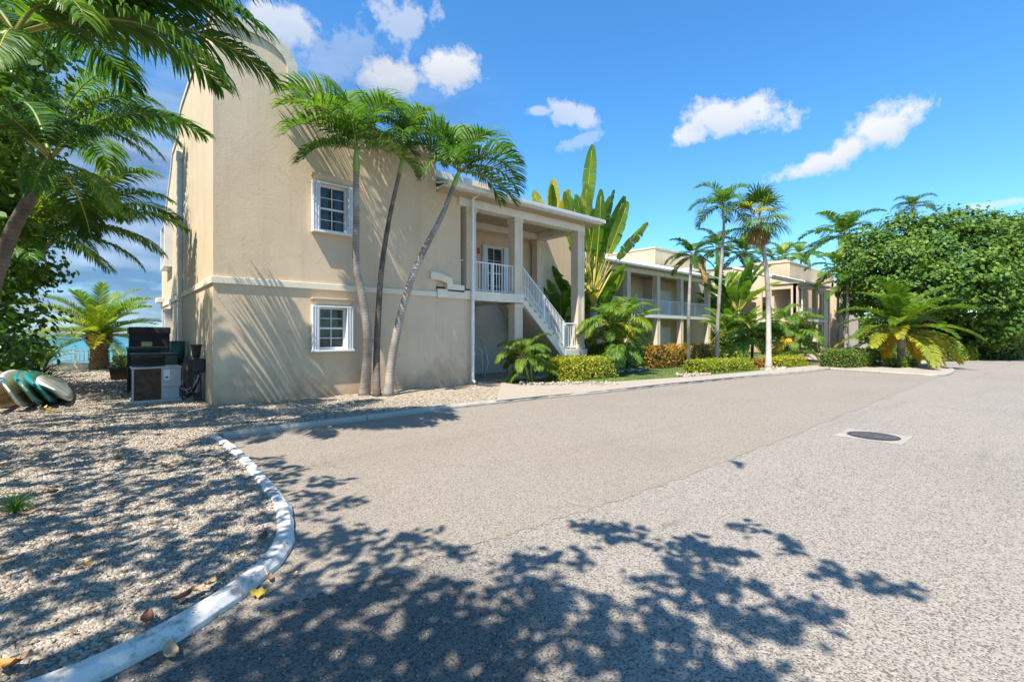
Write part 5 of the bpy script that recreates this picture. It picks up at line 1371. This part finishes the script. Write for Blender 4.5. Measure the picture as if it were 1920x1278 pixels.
# --- the tree overhead whose canopy shades the gravel and asphalt (it stands left of and behind the camera)
blobs = [(480, 872, 45, 14), (560, 900, 75, 26), (600, 950, 85, 28), (560, 1000, 70, 30), (700, 1020, 110, 34), (790, 1015, 50, 20), (860, 1035, 22, 8), (640, 1090, 130, 60), (500, 1150, 160, 90), (350, 1260, 260, 60), (560, 1240, 180, 60), (700, 1180, 210, 90),
         (400, 1245, 130, 40), (850, 1120, 90, 42), (860, 1230, 130, 60), (980, 1055, 70, 20), (1010, 1120, 100, 36), (1075, 1035, 50, 22), (1110, 990, 45, 9), (1170, 1000, 62, 14), (1245, 1015, 62, 16), (1000, 1200, 110, 55),
         (1130, 1160, 120, 55), (1260, 1090, 75, 36), (1300, 1045, 55, 20), (1410, 990, 40, 9), (1462, 1020, 36, 12), (1372, 1042, 38, 14), (1350, 1080, 55, 24), (1420, 1130, 95, 36), (1530, 1150, 48, 20), (1300, 1180, 95, 46),
         (1480, 1190, 48, 34), (1200, 1255, 130, 40), (1410, 1265, 80, 26), (1560, 1073, 48, 8), (1622, 1093, 50, 8), (1685, 1108, 34, 5), (700, 1300, 400, 40), (1250, 1320, 300, 40)]
sh = empty('shade_tree', (-5.2, 1.2, 0), 'broad shade tree whose canopy overhangs the gravel and the near asphalt', 'tree')
g = np.random.default_rng(77); CL = []; tries = 0
def fbm(x, y):
    return math.sin(x * 2.1 + y * 1.3) + math.sin(x * 4.7 - y * 3.1 + 1.7) * .6 + math.sin(x * 9.1 + y * 7.3 + .6) * .4
while len(CL) < 5200 and tries < 21000:
    tries += 1
    gx, gy = g.uniform(-7, 4.6), g.uniform(-3.0, 13.5)
    dep, lat = view_u(gx, gy); dn = 0
    if dep > .3:
        px = CX + FPX * lat / dep; py = HY + FPX * CAMH / dep
        if gy > 11.4 and gx > 1.2: continue
        if -1500 < px < 2100 and py > 770:
            if px < 440 - max(0, (py - 1000)) * .35 or (px < 530 and 900 < py < 1060 and px < 530):
                dn = .58 + .42 * (fbm(gx * 1.3, gy * 2.6) > -.15)
                if py < 845: dn *= .72
                if 240 < px < 470 and 800 < py < 850: dn = .08
                if px < 430 and py < 790: dn *= .6
            for bx_, by_, rx_, ry_ in blobs:
                q = ((px - bx_) / rx_) ** 2 + ((py - by_) / ry_) ** 2
                if q < 1: dn = max(dn, .55 if q < .6 else .4)
    elif gx < 1.2 and gy > -3: dn = .6
    if g.random() < dn: CL.append((gx, gy))
for bx_, by_, rx_, ry_ in blobs:
    for _ in range(int(3 + rx_ * ry_ / 900)):
        a_ = g.uniform(0, 6.28); q_ = g.uniform(0, 1) ** .5; pp_ = P0(bx_ + rx_ * q_ * math.cos(a_), by_ + ry_ * q_ * math.sin(a_)); CL.append((pp_.x, pp_.y))
LP, LN = [], []
for gx, gy in CL:
    h = g.uniform(4.2, 5.8)
    c = np.array([gx, gy, 0]) + np.array([SUN.x, SUN.y, SUN.z]) / SUN.z * h
    k = 8; a = g.uniform(0, 6.28); dr = np.array([math.cos(a), math.sin(a), g.uniform(-.3, .3)])
    off_ = g.uniform(-.11, .11, (k, 1)) * dr + g.normal(0, .035, (k, 3))
    q = c + off_
    dep = q[:, 0] * FX_ + q[:, 1] * FY_; lat = q[:, 0] * RX_ + q[:, 1] * RY_; up_ = q[:, 2] - CAMH
    vis = (dep > 0) & (np.abs(lat / np.maximum(dep, .01)) < 1.14) & (up_ / np.maximum(dep, .01) < .76)
    vis &= ~((lat / np.maximum(dep, .01) < -.95))
    q = q[~vis]
    LP.append(q); LN.append(np.tile([0, 0, 1.0], (len(q), 1)))
LP = np.concatenate(LP); LN = np.concatenate(LN)
leaf_cloud('foliage', LP, LN, .10, MT['tree'], sh, 'broad', 78, .3, 0)
tt = Vector((-5.0, 1.4, 3.0)); mbb = None
MB().tube(smooth_path([(-5.2, 1.2, 0), (-5.25, 1.3, 1.5), tt], 4), [.36 - .012 * i for i in range(9)], 12).build('trunk', MT['twig'], sh)
cs_ = [LP[i] for i in range(0, len(LP), max(1, len(LP) // 16))]
for c in cs_:
    c = Vector(c); m = tt.lerp(c, .5) + Vector((0, 0, .35))
    dep, lat = view_u(*(tt.lerp(c, .5))[:2])
    if dep > .2 and abs(lat / dep) < 1.15 and (m.z - CAMH) / dep < .8: continue
    MB().tube(smooth_path([tt, m, c], 4), [.07 - .0072 * k for k in range(9)], 6).build('branch', MT['twig'], sh)

# ================================================================== LOOSE STONES
def in_poly(x, y, poly):
    c = np.zeros(len(x), bool); n = len(poly)
    for i in range(n):
        x0, y0 = poly[i][:2]; x1, y1 = poly[(i + 1) % n][:2]
        if y0 == y1: continue
        t = (y0 > y) != (y1 > y); c ^= t & (x < (x1 - x0) * (y - y0) / (y1 - y0) + x0)
    return c
def chips(name, x, y, size, z, mat, seed, flat=.45):
    g = np.random.default_rng(seed); N = len(x)
    cube = np.array([(-1, -1, -1), (1, -1, -1), (1, 1, -1), (-1, 1, -1), (-.62, -.62, 1), (.62, -.62, 1), (.62, .62, 1), (-.62, .62, 1)], float)
    v = cube[None] * (1 + g.uniform(-.38, .38, (N, 8, 3))) * .5
    s = size * g.uniform(.55, 1.25, N)
    v = v * np.stack([s * g.uniform(.9, 1.6, N), s, s * flat * g.uniform(.6, 1.4, N)], 1)[:, None]
    tl = g.normal(0, .28, (N, 2)); v[:, :, 2] += v[:, :, 0] * tl[:, :1] + v[:, :, 1] * tl[:, 1:]
    a = g.uniform(0, 6.28, N)[:, None]; X = v[:, :, 0] * np.cos(a) - v[:, :, 1] * np.sin(a); Y = v[:, :, 0] * np.sin(a) + v[:, :, 1] * np.cos(a)
    v[:, :, 0] = X + x[:, None]; v[:, :, 1] = Y + y[:, None]; v[:, :, 2] += z + s[:, None] * .12
    F = np.array([(3, 2, 1, 0), (4, 5, 6, 7), (0, 1, 5, 4), (1, 2, 6, 5), (2, 3, 7, 6), (3, 0, 4, 7)])
    f = (F[None] + (np.arange(N) * 8)[:, None, None]).reshape(-1)
    me = bpy.data.meshes.new(name); me.vertices.add(N * 8); me.vertices.foreach_set('co', v.astype(np.float32).ravel())
    me.loops.add(len(f)); me.loops.foreach_set('vertex_index', f.astype(np.int32)); k = len(f) // 4
    me.polygons.add(k); me.polygons.foreach_set('loop_start', np.arange(0, len(f), 4, dtype=np.int32)); me.polygons.foreach_set('loop_total', np.full(k, 4, np.int32))
    me.update(calc_edges=True); me.materials.append(mat)
    return tag(link(name, me), kind='stuff')
def chip_mat():
    m, t, b, o = new_mat('gravel_chip')
    g = t.nodes.new('ShaderNodeNewGeometry')
    col = tramp(t, g.outputs['Random Per Island'], [(0, (0.14, 0.115, 0.085)), (0.2, (0.25, 0.205, 0.155)), (0.7, (0.345, 0.295, 0.23)), (1, (0.49, 0.43, 0.35))])
    t.links.new(col, b.inputs['Base Color']); b.inputs['Roughness'].default_value = 0.85
    return m
MT['chip'] = chip_mat()
g = np.random.default_rng(5)
def scatter(n, tmin, tmax, pmin, pmax, power=1.0):
    t = tmin + (tmax - tmin) * g.uniform(0, 1, n) ** power; px = g.uniform(pmin, pmax, n)
    u = (px - CX) / FPX; x = t * (FX_ + u * RX_); y = t * (FY_ + u * RY_)
    return x, y
x, y = scatter(72000, 1.6, 5.4, -250, 620); k = in_poly(x, y, gpts); chips('gravel', x[k], y[k], .018, .052, MT['chip'], 1)
x, y = scatter(44000, 5.0, 11, -250, 960, .8); k = in_poly(x, y, gpts) & ~((y > WY - .02) & (x > WX - .02)); chips('gravel', x[k], y[k], .025, .052, MT['chip'], 2)
x, y = scatter(9000, 10.5, 22, -100, 430, .8); k = in_poly(x, y, gpts) & ~((y > WY - .02) & (x > WX - .02)); chips('gravel', x[k], y[k], .045, .052, MT['chip'], 3)
x, y = scatter(5200, 1.7, 8, 150, 1900, 1.3); k = ~in_poly(x, y, gpts); chips('road_grit', x[k], y[k], .0075, .004, MT['chip'], 7, .6)
# loose stones along the planting edges
px = g.uniform(975, 1160, 260); P_ = [A(q, 724 + g.normal(0, 1.6)) for q in px]; chips('edging_stones', np.array([p.x for p in P_]), np.array([p.y for p in P_]), .07, .09, MT['chip'], 4, .6)
px = np.concatenate([g.uniform(1150, 1215, 60), g.uniform(1270, 1330, 60), g.uniform(1425, 1475, 40)]); P_ = [A(q, np.interp(q, [1150, 1215, 1270, 1330, 1425, 1475], [699, 697, 709, 706, 696, 694]) + g.normal(0, 1.0)) for q in px]
chips('edging_stones', np.array([p.x for p in P_]), np.array([p.y for p in P_]), .12, .09, MT['chip'], 6, .6)
# short grass blades on the lawn
gx = g.uniform(9.6, 24, 26000); gy = g.uniform(4.5, 14, 26000)
lawnp = [(9.42, 11.3)] + [(p.x, p.y) for p in reversed(back)] + [(30, 9.8), (30, 14), (9.42, 14)]
k = in_poly(gx, gy, lawnp) & ~((gy > 11.4) & (gx < 14.4)); gx, gy = gx[k], gy[k]; N = len(gx)
a = g.uniform(0, 6.28, N); h = g.uniform(.03, .07, N); c = np.stack([gx, gy, np.full(N, .06)], 1); s = np.stack([np.cos(a), np.sin(a), np.zeros(N)], 1) * .006
tip = c + np.stack([g.normal(0, .015, N), g.normal(0, .015, N), h], 1)
tag(link('lawn_grass', np_mesh('lawn_grass', np.stack([c - s, c + s, tip], 1).reshape(-1, 3), 3, MT['hedge_g'])), kind='stuff')

# ================================================================== OBJECTS
# utility cover in its concrete collar
mc = P0(1637, 818); MT['collar'] = plain('collar_concrete', (0.315, 0.282, 0.242), 0.9, 0.2, 3, bump=.3)
mh = empty('manhole_cover', (mc.x, mc.y, 0), 'dark round iron cover in a pale square concrete collar on the road', 'manhole cover')
u_ = (P0(1762, 706) - P0(1400, 845)).normalized(); v_ = Vector((-u_.y, u_.x, 0))
a0, a1 = P0(1588, 812), P0(1690, 824); rad_m = (a1 - a0).length / 2; cen = (a0 + a1) / 2; cen.z = 0
mb = MB(); h = rad_m + .08; q = [cen + u_ * h * sx + v_ * h * sy for sx, sy in ((-1, -1), (1, -1), (1, 1), (-1, 1))]
mb.add([p + Vector((0, 0, .003)) for p in q] + [p + Vector((0, 0, .008)) for p in q], [(4, 5, 6, 7), (0, 1, 5, 4), (1, 2, 6, 5), (2, 3, 7, 6), (3, 0, 4, 7)])
mb.build('concrete_collar', MT['collar'], mh)
MT['iron'] = plain('cast_iron', (0.055, 0.05, 0.05), 0.55, 0.35, 12, 0.3, 0.6, 60)
mb = MB(); ring = [cen + Vector((math.cos(i * math.pi / 24) * rad_m, math.sin(i * math.pi / 24) * rad_m, 0)) for i in range(48)]
mb.add([p + Vector((0, 0, .0085)) for p in ring] + [p + Vector((0, 0, .013)) for p in ring], [tuple(range(48, 96))] + [(i, (i + 1) % 48, 48 + (i + 1) % 48, 48 + i) for i in range(48)])
mb.build('cover_plate', MT['iron'], mh)
MT['iron_w'] = plain('worn_iron', (0.22, 0.19, 0.17), 0.5, 0.3, 12, 0.4)
for k_ in (-.35, .05, .42):
    p = cen + u_ * rad_m * k_; hh = rad_m * math.sqrt(1 - k_ * k_) * .85
    mb = MB(); qq = [p + u_ * sx * .012 + v_ * hh * sy for sx, sy in ((-1, -1), (1, -1), (1, 1), (-1, 1))]
    mb.add([w_ + Vector((0, 0, .0132)) for w_ in qq] + [w_ + Vector((0, 0, .018)) for w_ in qq], [(4, 5, 6, 7), (0, 1, 5, 4), (1, 2, 6, 5), (2, 3, 7, 6), (3, 0, 4, 7)])
    mb.build('cover_rib', MT['iron_w'], mh)

# sea wall and railing
sw_ = box('sea_wall', (-16, 1.6, 27.85, 28.12, -1.9, .36), MT['band']); tag(sw_, 'low beige sea wall carrying the white railing', 'wall')
MT['fence'] = plain('fence_paint', (0.78, 0.79, 0.77), 0.5, 0.1, 3)
fc = empty('fence', (-7, 28, .36), 'white metal railing along the sea wall behind the date palm', 'fence')
x0f, x1f = -9.0, 1.5
MB().box(x0f, x1f, 27.96, 28.0, .86, .90).build('top_rail', MT['fence'], fc); MB().box(x0f, x1f, 27.965, 27.995, .42, .45).build('bottom_rail', MT['fence'], fc)
pme = MB().box(-.045, .045, -.045, .045, 0, .56).mesh('post', [MT['fence']]); bme = MB().box(-.022, .022, -.015, .015, 0, .41).mesh('baluster', [MT['fence']])
nb = int((x1f - x0f) / .14)
for i in range(nb + 1):
    xx = x0f + i * .14
    post = i % 11 == 2
    o = bpy.data.objects.new('post' if post else 'baluster', pme if post else bme); COL.objects.link(o); o.parent = fc; o.location = (xx + 7, -.02, .0 if post else .09)

# air conditioner condensers and dark boxes by the side wall
MT['grey_metal'] = plain('grey_enamel', (0.36, 0.38, 0.41), 0.4, 0.12, 5)
MT['coil'] = plain('rusty_coil', (0.11, 0.065, 0.04), 0.7, 0.45, 9, 0.2)
MT['dkgreen'] = plain('green_black_enamel', (0.03, 0.045, 0.042), 0.4, 0.2, 5)
MT['tarp'] = plain('dark_tarp', (0.035, 0.03, 0.038), 0.75, 0.3, 6, bump=0.5, bscale=12)
MT['tarpwin'] = plain('clear_window_sheet', (0.50, 0.52, 0.28), 0.3, 0.1, 4)
MT['green_pl'] = plain('green_plastic', (0.015, 0.09, 0.06), 0.4, 0.2, 6)
def condenser(label, x0, x1, y0, y1, z1, frac, body, coil, louv):
    root = empty('air_conditioner', ((x0 + x1) / 2, (y0 + y1) / 2, 0), label, 'air conditioner')
    box('base_pan', (x0 - .02, x1 + .02, y0 - .02, y1 + .02, .055, .12), MT[body], root, .01)
    xs = x0 + (x1 - x0) * frac
    box('coil', (x0 + .02, xs, y0 + .02, y1 - .02, .121, z1 - .04), MT[coil], root)
    mb = MB(); step = .028 if not louv else .075; n = int((z1 - .18) / step)
    for i in range(n):
        z = .14 + i * step
        if louv: mb.add([(x0, y0 + .01, z), (xs, y0 + .01, z), (xs, y0 - .025, z + .03), (x0, y0 - .025, z + .03), (x0, y0 + .01, z + .05), (xs, y0 + .01, z + .05)], [(0, 1, 2, 3), (3, 2, 5, 4)])
        else: mb.box(x0 + .02, xs, y0 + .008, y0 + .014, z, z + .006)
    if not louv:
        nx = int((xs - x0) / .035)
        for i in range(nx): mb.box(x0 + .03 + i * .035, x0 + .034 + i * .035, y0 + .002, y0 + .007, .125, z1 - .05)
        ny = int((y1 - y0) / .05)
        for i in range(ny): mb.box(x0 + .004, x0 + .012, y0 + .03 + i * .05, y0 + .034 + i * .05, .125, z1 - .05)
    mb.build('grille', MT['coil'] if not louv else MT[body], root)
    for (a, b) in ((x0 - .004, x0 + .03),): box('corner_post', (a, b, y0 - .006, y0 + .03, .121, z1 - .03), MT[body], root, .004)
    box('service_panel', (xs + .003, x1, y0 - .004, y1, .121 + (z1 - .2) * .42, z1 - .035), MT[body], root, .012)
    box('service_panel', (xs + .003, x1 - .03, y0 + .02, y1, .121, .118 + (z1 - .2) * .42), MT[body], root, .012)
    box('top_cover', (x0 - .02, x1 + .02, y0 - .03, y1 + .02, z1 - .035, z1), MT[body], root, .012)
    mb = MB(); cx_, cy_ = (x0 + xs) / 2 + .05, (y0 + y1) / 2
    for k in range(7):
        rr = .05 + .045 * k; mb.tube([(cx_ + rr * math.cos(i * math.pi / 10), cy_ + rr * math.sin(i * math.pi / 10), z1 + .012) for i in range(21)], .005, 4, cap=False)
    mb.build('fan_guard', MT['black'], root)
    return root, xs
ac, xs = condenser('grey condenser unit with rusty brown coil beside the corner of the near building', .43, 1.32, 13.3, 14.05, .86, .58, 'grey_metal', 'coil', False)
box('label_plate', (xs + .05, xs + .16, 13.288, 13.2955, .56, .80), MT['white'], ac); box('label_mark', (xs + .075, xs + .13, 13.284, 13.2879, .60, .64), MT['dkgreen'], ac)
box('concrete_pad', (.30, 1.72, 13.1, 14.3, .0, .054), MT['concrete'], ac)
condenser('dark louvred condenser unit directly behind the rusty one', .48, 1.40, 14.8, 15.6, 1.12, .70, 'dkgreen', 'coil', True)
condenser('darkest tall condenser unit, third in the row by the side wall', .42, 1.30, 16.1, 16.9, 1.25, .8, 'dkgreen', 'black', True)
tc_ = empty('covered_crate', (1.0, 18.6, 0), 'tall crate under dark fabric with a yellow see-through patch', 'covered crate')
box('cover', (.54, 1.5, 18.0, 19.2, .05, 1.80), MT['tarp'], tc_, .04)
MB().box(.50, 1.52, 17.96, 19.24, 1.62, 1.83).build('cover_flap', MT['tarp'], tc_, .03)
box('clear_patch', (.80, 1.06, 17.985, 17.998, 1.02, 1.38), MT['tarpwin'], tc_, .0)
box('edge_binding', (.50, .545, 17.97, 18.03, .05, 1.6), MT['green_pl'], tc_, .01)
pl = empty('planter', (.35, 20.9, 0), 'black trough planter with green shrubs beside the condensers', 'planter')
MB().add([(.12, 20.7, .05), (.62, 20.7, .05), (.62, 21.4, .05), (.12, 21.4, .05), (.06, 20.6, .48), (.68, 20.6, .48), (.68, 21.5, .48), (.06, 21.5, .48)], [(0, 1, 5, 4), (1, 2, 6, 5), (2, 3, 7, 6), (3, 0, 4, 7), (4, 5, 6, 7)]).box(.04, .70, 20.57, 21.53, .44, .50).build('trough', MT['black'], pl)
cp_ = np.stack([g.uniform(.15, .6, 900), g.uniform(20.7, 21.4, 900), g.uniform(.5, .88, 900)], 1); leaf_cloud('foliage', cp_, np.tile([0, -.5, .8], (900, 1)), .07, MT['hedge_g'], pl, 'kite', 9)
gr_ = empty('plastic_bin', (1.55, 17.0, 0), 'dark green plastic bin between the units and the downspout', 'bin')
MB().tube([(1.50, 15.9, .8), (1.50, 15.9, 1.0), (1.50, 15.9, 1.42)], [.12, .16, .18], 12).build('bin_body', MT['green_pl'], gr_)
MB().box(1.42, 1.58, 15.82, 15.98, .05, .8).build('bin_stand', MT['black'], gr_)

# meter post with hoses
mp_ = empty('hose_post', (1.58, 13.0, 0), 'black capped standpipe with tangled hoses against the side wall', 'standpipe')
bx0 = Vector((1.60, 13.0, 0))
MB().tube([bx0 + Vector((0, 0, .05)), bx0 + Vector((0, 0, 1.0))], .025, 8).build('pipe', MT['grey_metal'], mp_)
MB().tube([bx0 + Vector((-.02, 0, 1.05)), bx0 + Vector((-.02, 0, 1.14)), bx0 + Vector((-.02, 0, 1.32)), bx0 + Vector((-.02, 0, 1.33)), bx0 + Vector((-.02, 0, 1.37))], [.06, .085, .10, .118, .118], 14).build('cap', MT['black'], mp_, .004)
MB().box(1.50, 1.74, 12.86, 13.12, .72, 1.04).build('valve_box', MT['black'], mp_, .03)
r = random.Random(4)
for i in range(8):
    z1 = r.uniform(.6, 1.0); e = Vector((1.36 + r.uniform(-.1, .1), 13.3 + r.uniform(-.1, .3), r.uniform(.1, .5)))
    s_ = bx0 + Vector((r.uniform(-.05, .08), r.uniform(-.08, .08), z1)); m1 = s_.lerp(e, .35) + Vector((r.uniform(-.08, .08), r.uniform(-.15, .05), -.3 * z1)); 
    m2 = s_.lerp(e, .7) + Vector((0, r.uniform(-.1, .1), -.35 * z1)); m2.z = max(.1, m2.z)
    MB().tube(smooth_path([s_, m1, m2, e], 6), r.uniform(.010, .022), 6).build('hose', MT['black'] if i % 3 else MT['grey_metal'], mp_)
for i in range(3):
    pts = [bx0 + Vector((-.03 + .09 * math.cos(a_), -.06 - .02 * i, .42 + .30 * math.sin(a_) + .02 * i)) for a_ in [k * math.pi / 10 for k in range(21)]]
    MB().tube(pts, .012, 6, cap=False).build('hose', MT['black'], mp_)
box('valve', (1.53, 1.68, 12.9, 13.05, .06, .25), MT['iron'], mp_, .02)

# paddle boards leaning on one another at the left
def board_mesh(L, W, T, c_deck, c_rail):
    mb = MB(); n = 22; k = 12; vs = []
    for i in range(n + 1):
        s = i / n; x = L * s; wv = max(.02, (1 - abs(2 * s - 1) ** 2.6) ** .5) * W / 2; rock = .16 * (2 * s - 1) ** 4 * .6; tt_ = T / 2 * max(.25, (1 - abs(2 * s - 1) ** 5))
        for j in range(k):
            a_ = 2 * math.pi * j / k; ca, sa = math.cos(a_), math.sin(a_)
            vs.append((x, wv * (abs(ca) ** .7) * (1 if ca > 0 else -1), tt_ * (abs(sa) ** .6) * (1 if sa > 0 else -1) + rock))
    fs = []; 
    for i in range(n):
        for j in range(k): fs.append((i * k + j, i * k + (j + 1) % k, (i + 1) * k + (j + 1) % k, (i + 1) * k + j))
    fs += [tuple(reversed(range(k))), tuple(range(n * k, n * k + k))]
    mb.add(vs, fs, 0, True); 
    for fi in range(len(fs) - 2):
        j = fi % k
        mb.m[fi] = 1 if j in (0, k - 1, k // 2, k // 2 - 1) else 0
    return mb.mesh('board_body', [c_deck, c_rail])
def gloss(name, c): return plain(name, c, 0.18, 0.06, 2)
BC = {'cream': gloss('board_cream', (0.50, 0.48, 0.30)), 'white': gloss('board_white', (0.66, 0.66, 0.60)), 'teal': gloss('board_teal', (0.02, 0.24, 0.27)), 'green': gloss('board_green', (0.03, 0.26, 0.20)), 'sage': gloss('board_sage', (0.30, 0.40, 0.24)),
      'rail_w': gloss('board_rail_white', (0.62, 0.68, 0.70)), 'tan': gloss('board_tan', (0.50, 0.36, 0.20))}
boards = [('tan', 'tan', -26, 'tan board at the far left end of the row of leaning boards', -62),
          ('cream', 'rail_w', 14, 'large cream board with white rail, second in the row of leaning boards', -64),
          ('sage', 'teal', 46, 'sage green board with turquoise rail in the middle of the leaning boards', -60),
          ('green', 'teal', 72, 'deep green and turquoise board between the sage and the white boards', -55),
          ('white', 'rail_w', 104, 'white board lying flattest at the right end of the leaning boards', -43)]
for i, (cd, cr, px, lab, tilt) in enumerate(boards):
    p = P0(px + 22 + i * 2, 783 - i * 4.5); t_ = empty('paddle_board', (p.x, p.y, .06), lab, 'paddle board', 'paddle boards leaning in a row at the left')
    me = board_mesh(2.9, .84, .13, BC[cd], BC[cr]); o = link('board_body', me, t_, world=False)
    fin = MB().add([(.30, -.006, -.05), (.55, -.006, -.05), (.42, -.006, -.27), (.36, -.006, -.28), (.30, .006, -.05), (.55, .006, -.05), (.42, .006, -.27), (.36, .006, -.28)], [(0, 1, 2, 3), (7, 6, 5, 4), (0, 3, 7, 4), (1, 5, 6, 2), (2, 6, 7, 3)])
    fo = fin.build('fin', MT['black']); fo.parent = t_
    # local frame: x along the board away from the camera and slightly left, y = width axis leaning, underside faces right
    al = cam_az(90 + 36 + i * 1.5); ln = Vector((math.cos(al), math.sin(al), 0.0)); rt = Vector((math.sin(al), -math.cos(al), 0))
    T_ = R(-tilt); up_ = Vector((0, 0, 1))
    yv = (up_ * math.sin(T_) - rt * math.cos(T_)).normalized(); zv = ln.cross(yv)
    Mx = Matrix((ln, yv, zv)).transposed().to_4x4()
    off0 = yv * .42 + Vector((0, 0, .02))
    t_.rotation_euler = Mx.to_euler(); t_.location = Vector((p.x, p.y, .06)) + off0 - ln * .25

# fallen leaves
def leaf_obj(px, py, size, mat, label, seed, group='dry fallen leaves', z=.075, curl=.35, lobes=0):
    r = random.Random(seed); c = P0(px, py, z); mb = MB(); n = 6; vs = []; fs = []
    for i in range(n + 1):
        s = i / n; wv = size * .28 * math.sin(math.pi * min(1, .06 + .92 * s)) ** .7
        if lobes: wv *= (1.6 if i % 2 else .7)
        x = size * (s - .5); zz = curl * size * (s - .5) ** 2 * 2
        for q in (-1, -.5, 0, .5, 1): vs.append((x + r.uniform(-.01, .01) * size, wv * q * (1 - .25 * curl * abs(q)), zz + curl * size * .28 * q * q + r.uniform(-.02, .02) * size))
    for i in range(n):
        for j in range(4): a_ = i * 5 + j; fs.append((a_, a_ + 1, a_ + 6, a_ + 5))
    me = mb.add(vs, fs, 0, True).mesh('fallen_leaf', [MT[mat]])
    o = link('fallen_leaf', me); o.location = c + Vector((0, 0, .012)); o.rotation_euler = (r.uniform(-.3, .3), r.uniform(-.3, .3), r.uniform(0, 6.28))
    return tag(o, label, 'leaf', group)
MT['leaf_br'] = plain('dry_leaf_brown', (0.20, 0.11, 0.055), 0.7, 0.35, 15)
MT['leaf_tan'] = plain('dry_leaf_tan', (0.42, 0.28, 0.15), 0.7, 0.3, 15)
MT['leaf_yel'] = plain('dry_leaf_yellow', (0.55, 0.36, 0.04), 0.6, 0.25, 15)
MT['leaf_or'] = plain('dry_leaf_orange', (0.42, 0.19, 0.03), 0.6, 0.25, 15)
MT['leaf_red'] = plain('dry_leaf_red', (0.14, 0.055, 0.03), 0.7, 0.3, 15)
L_ = [(320, 1228, .125, 'leaf_tan', 'large curled tan leaf lying against the front of the white kerb', .012), (487, 1116, .11, 'leaf_yel', 'lobed yellow leaf on the shaded asphalt below the kerb', .012), (551, 1081, .07, 'leaf_tan', 'small tan leaf on the asphalt nearest the kerb bend', .012),
      (506, 1087, .07, 'leaf_br', 'small brown leaf tucked at the foot of the kerb bend', .012), (493, 1011, .12, 'leaf_red', 'reddish brown leaf caught inside the kerb bend', .08), (395, 1098, .12, 'leaf_tan', 'tan leaf leaning on the gravel side of the kerb', .08),
      (345, 1122, .13, 'leaf_red', 'dark red leaf on the gravel behind the kerb', .08), (372, 1108, .09, 'leaf_tan', 'pale leaf beside the dark red one behind the kerb', .08), (275, 1165, .12, 'leaf_red', 'red brown leaf lying on gravel left of the kerb joint', .08),
      (15, 1252, .14, 'leaf_or', 'orange brown leaf in the bottom left corner', .08), (35, 1245, .10, 'leaf_br', 'brown leaf beside the orange one in the bottom left corner', .08), (315, 879, .12, 'leaf_or', 'orange leaf alone on the upper gravel', .08),
      (418, 860, .13, 'leaf_br', 'brown leaf beside the narrow end of the kerb', .08), (100, 926, .16, 'leaf_br', 'dark curled leaf above the grass tuft', .08), (52, 965, .12, 'leaf_br', 'brown leaf right under the grass tuft', .08), (115, 960, .11, 'leaf_tan', 'tan leaf right of the grass tuft', .08),
      (145, 1012, .11, 'leaf_br', 'brown curled leaf in the middle of the gravel', .08), (222, 857, .12, 'leaf_or', 'small orange leaf in the sunny streak of gravel', .08), (8, 875, .12, 'leaf_or', 'orange leaf on gravel at the left edge', .08), (332, 834, .11, 'leaf_tan', 'tan leaf in the sun near the kerb corner', .08),
      (96, 772, .22, 'leaf_yel', 'bright yellow leaf beside the end of the boards', .08), (82, 766, .15, 'leaf_yel', 'smaller yellow leaf under the green board', .08), (5, 1052, .13, 'leaf_tan', 'pale leaf with a hole at the left edge', .08), (356, 785, .10, 'leaf_or', 'orange speck of leaf before the condenser', .08),
      (415, 1085, .07, 'leaf_br', 'small brown leaf near the kerb on gravel', .08), (163, 1062, .08, 'leaf_or', 'tiny orange leaf low in the gravel', .08), (205, 905, .09, 'leaf_br', 'small brown leaf high in the gravel', .08), (1424, 694 + 0, .3, 'leaf_or', '', .0)]
for i, (px, py, s, m, lab, z) in enumerate(L_[:-1]): leaf_obj(px, py, s, m, lab, 500 + i, z=z, lobes=1 if 'lobed' in lab else 0)
# unnumbered litter of leaf bits and twigs over the gravel
x, y = scatter(700, 1.8, 12, -200, 620); k = in_poly(x, y, gpts); x, y = x[k], y[k]; N = len(x)
lit = leaf_cloud('leaf_litter', np.stack([x, y, np.full(N, .085)], 1), np.tile([0, 0, 1.5], (N, 1)), .045, MT['leaf_br'], None, 'kite', 99); lit['kind'] = 'stuff'
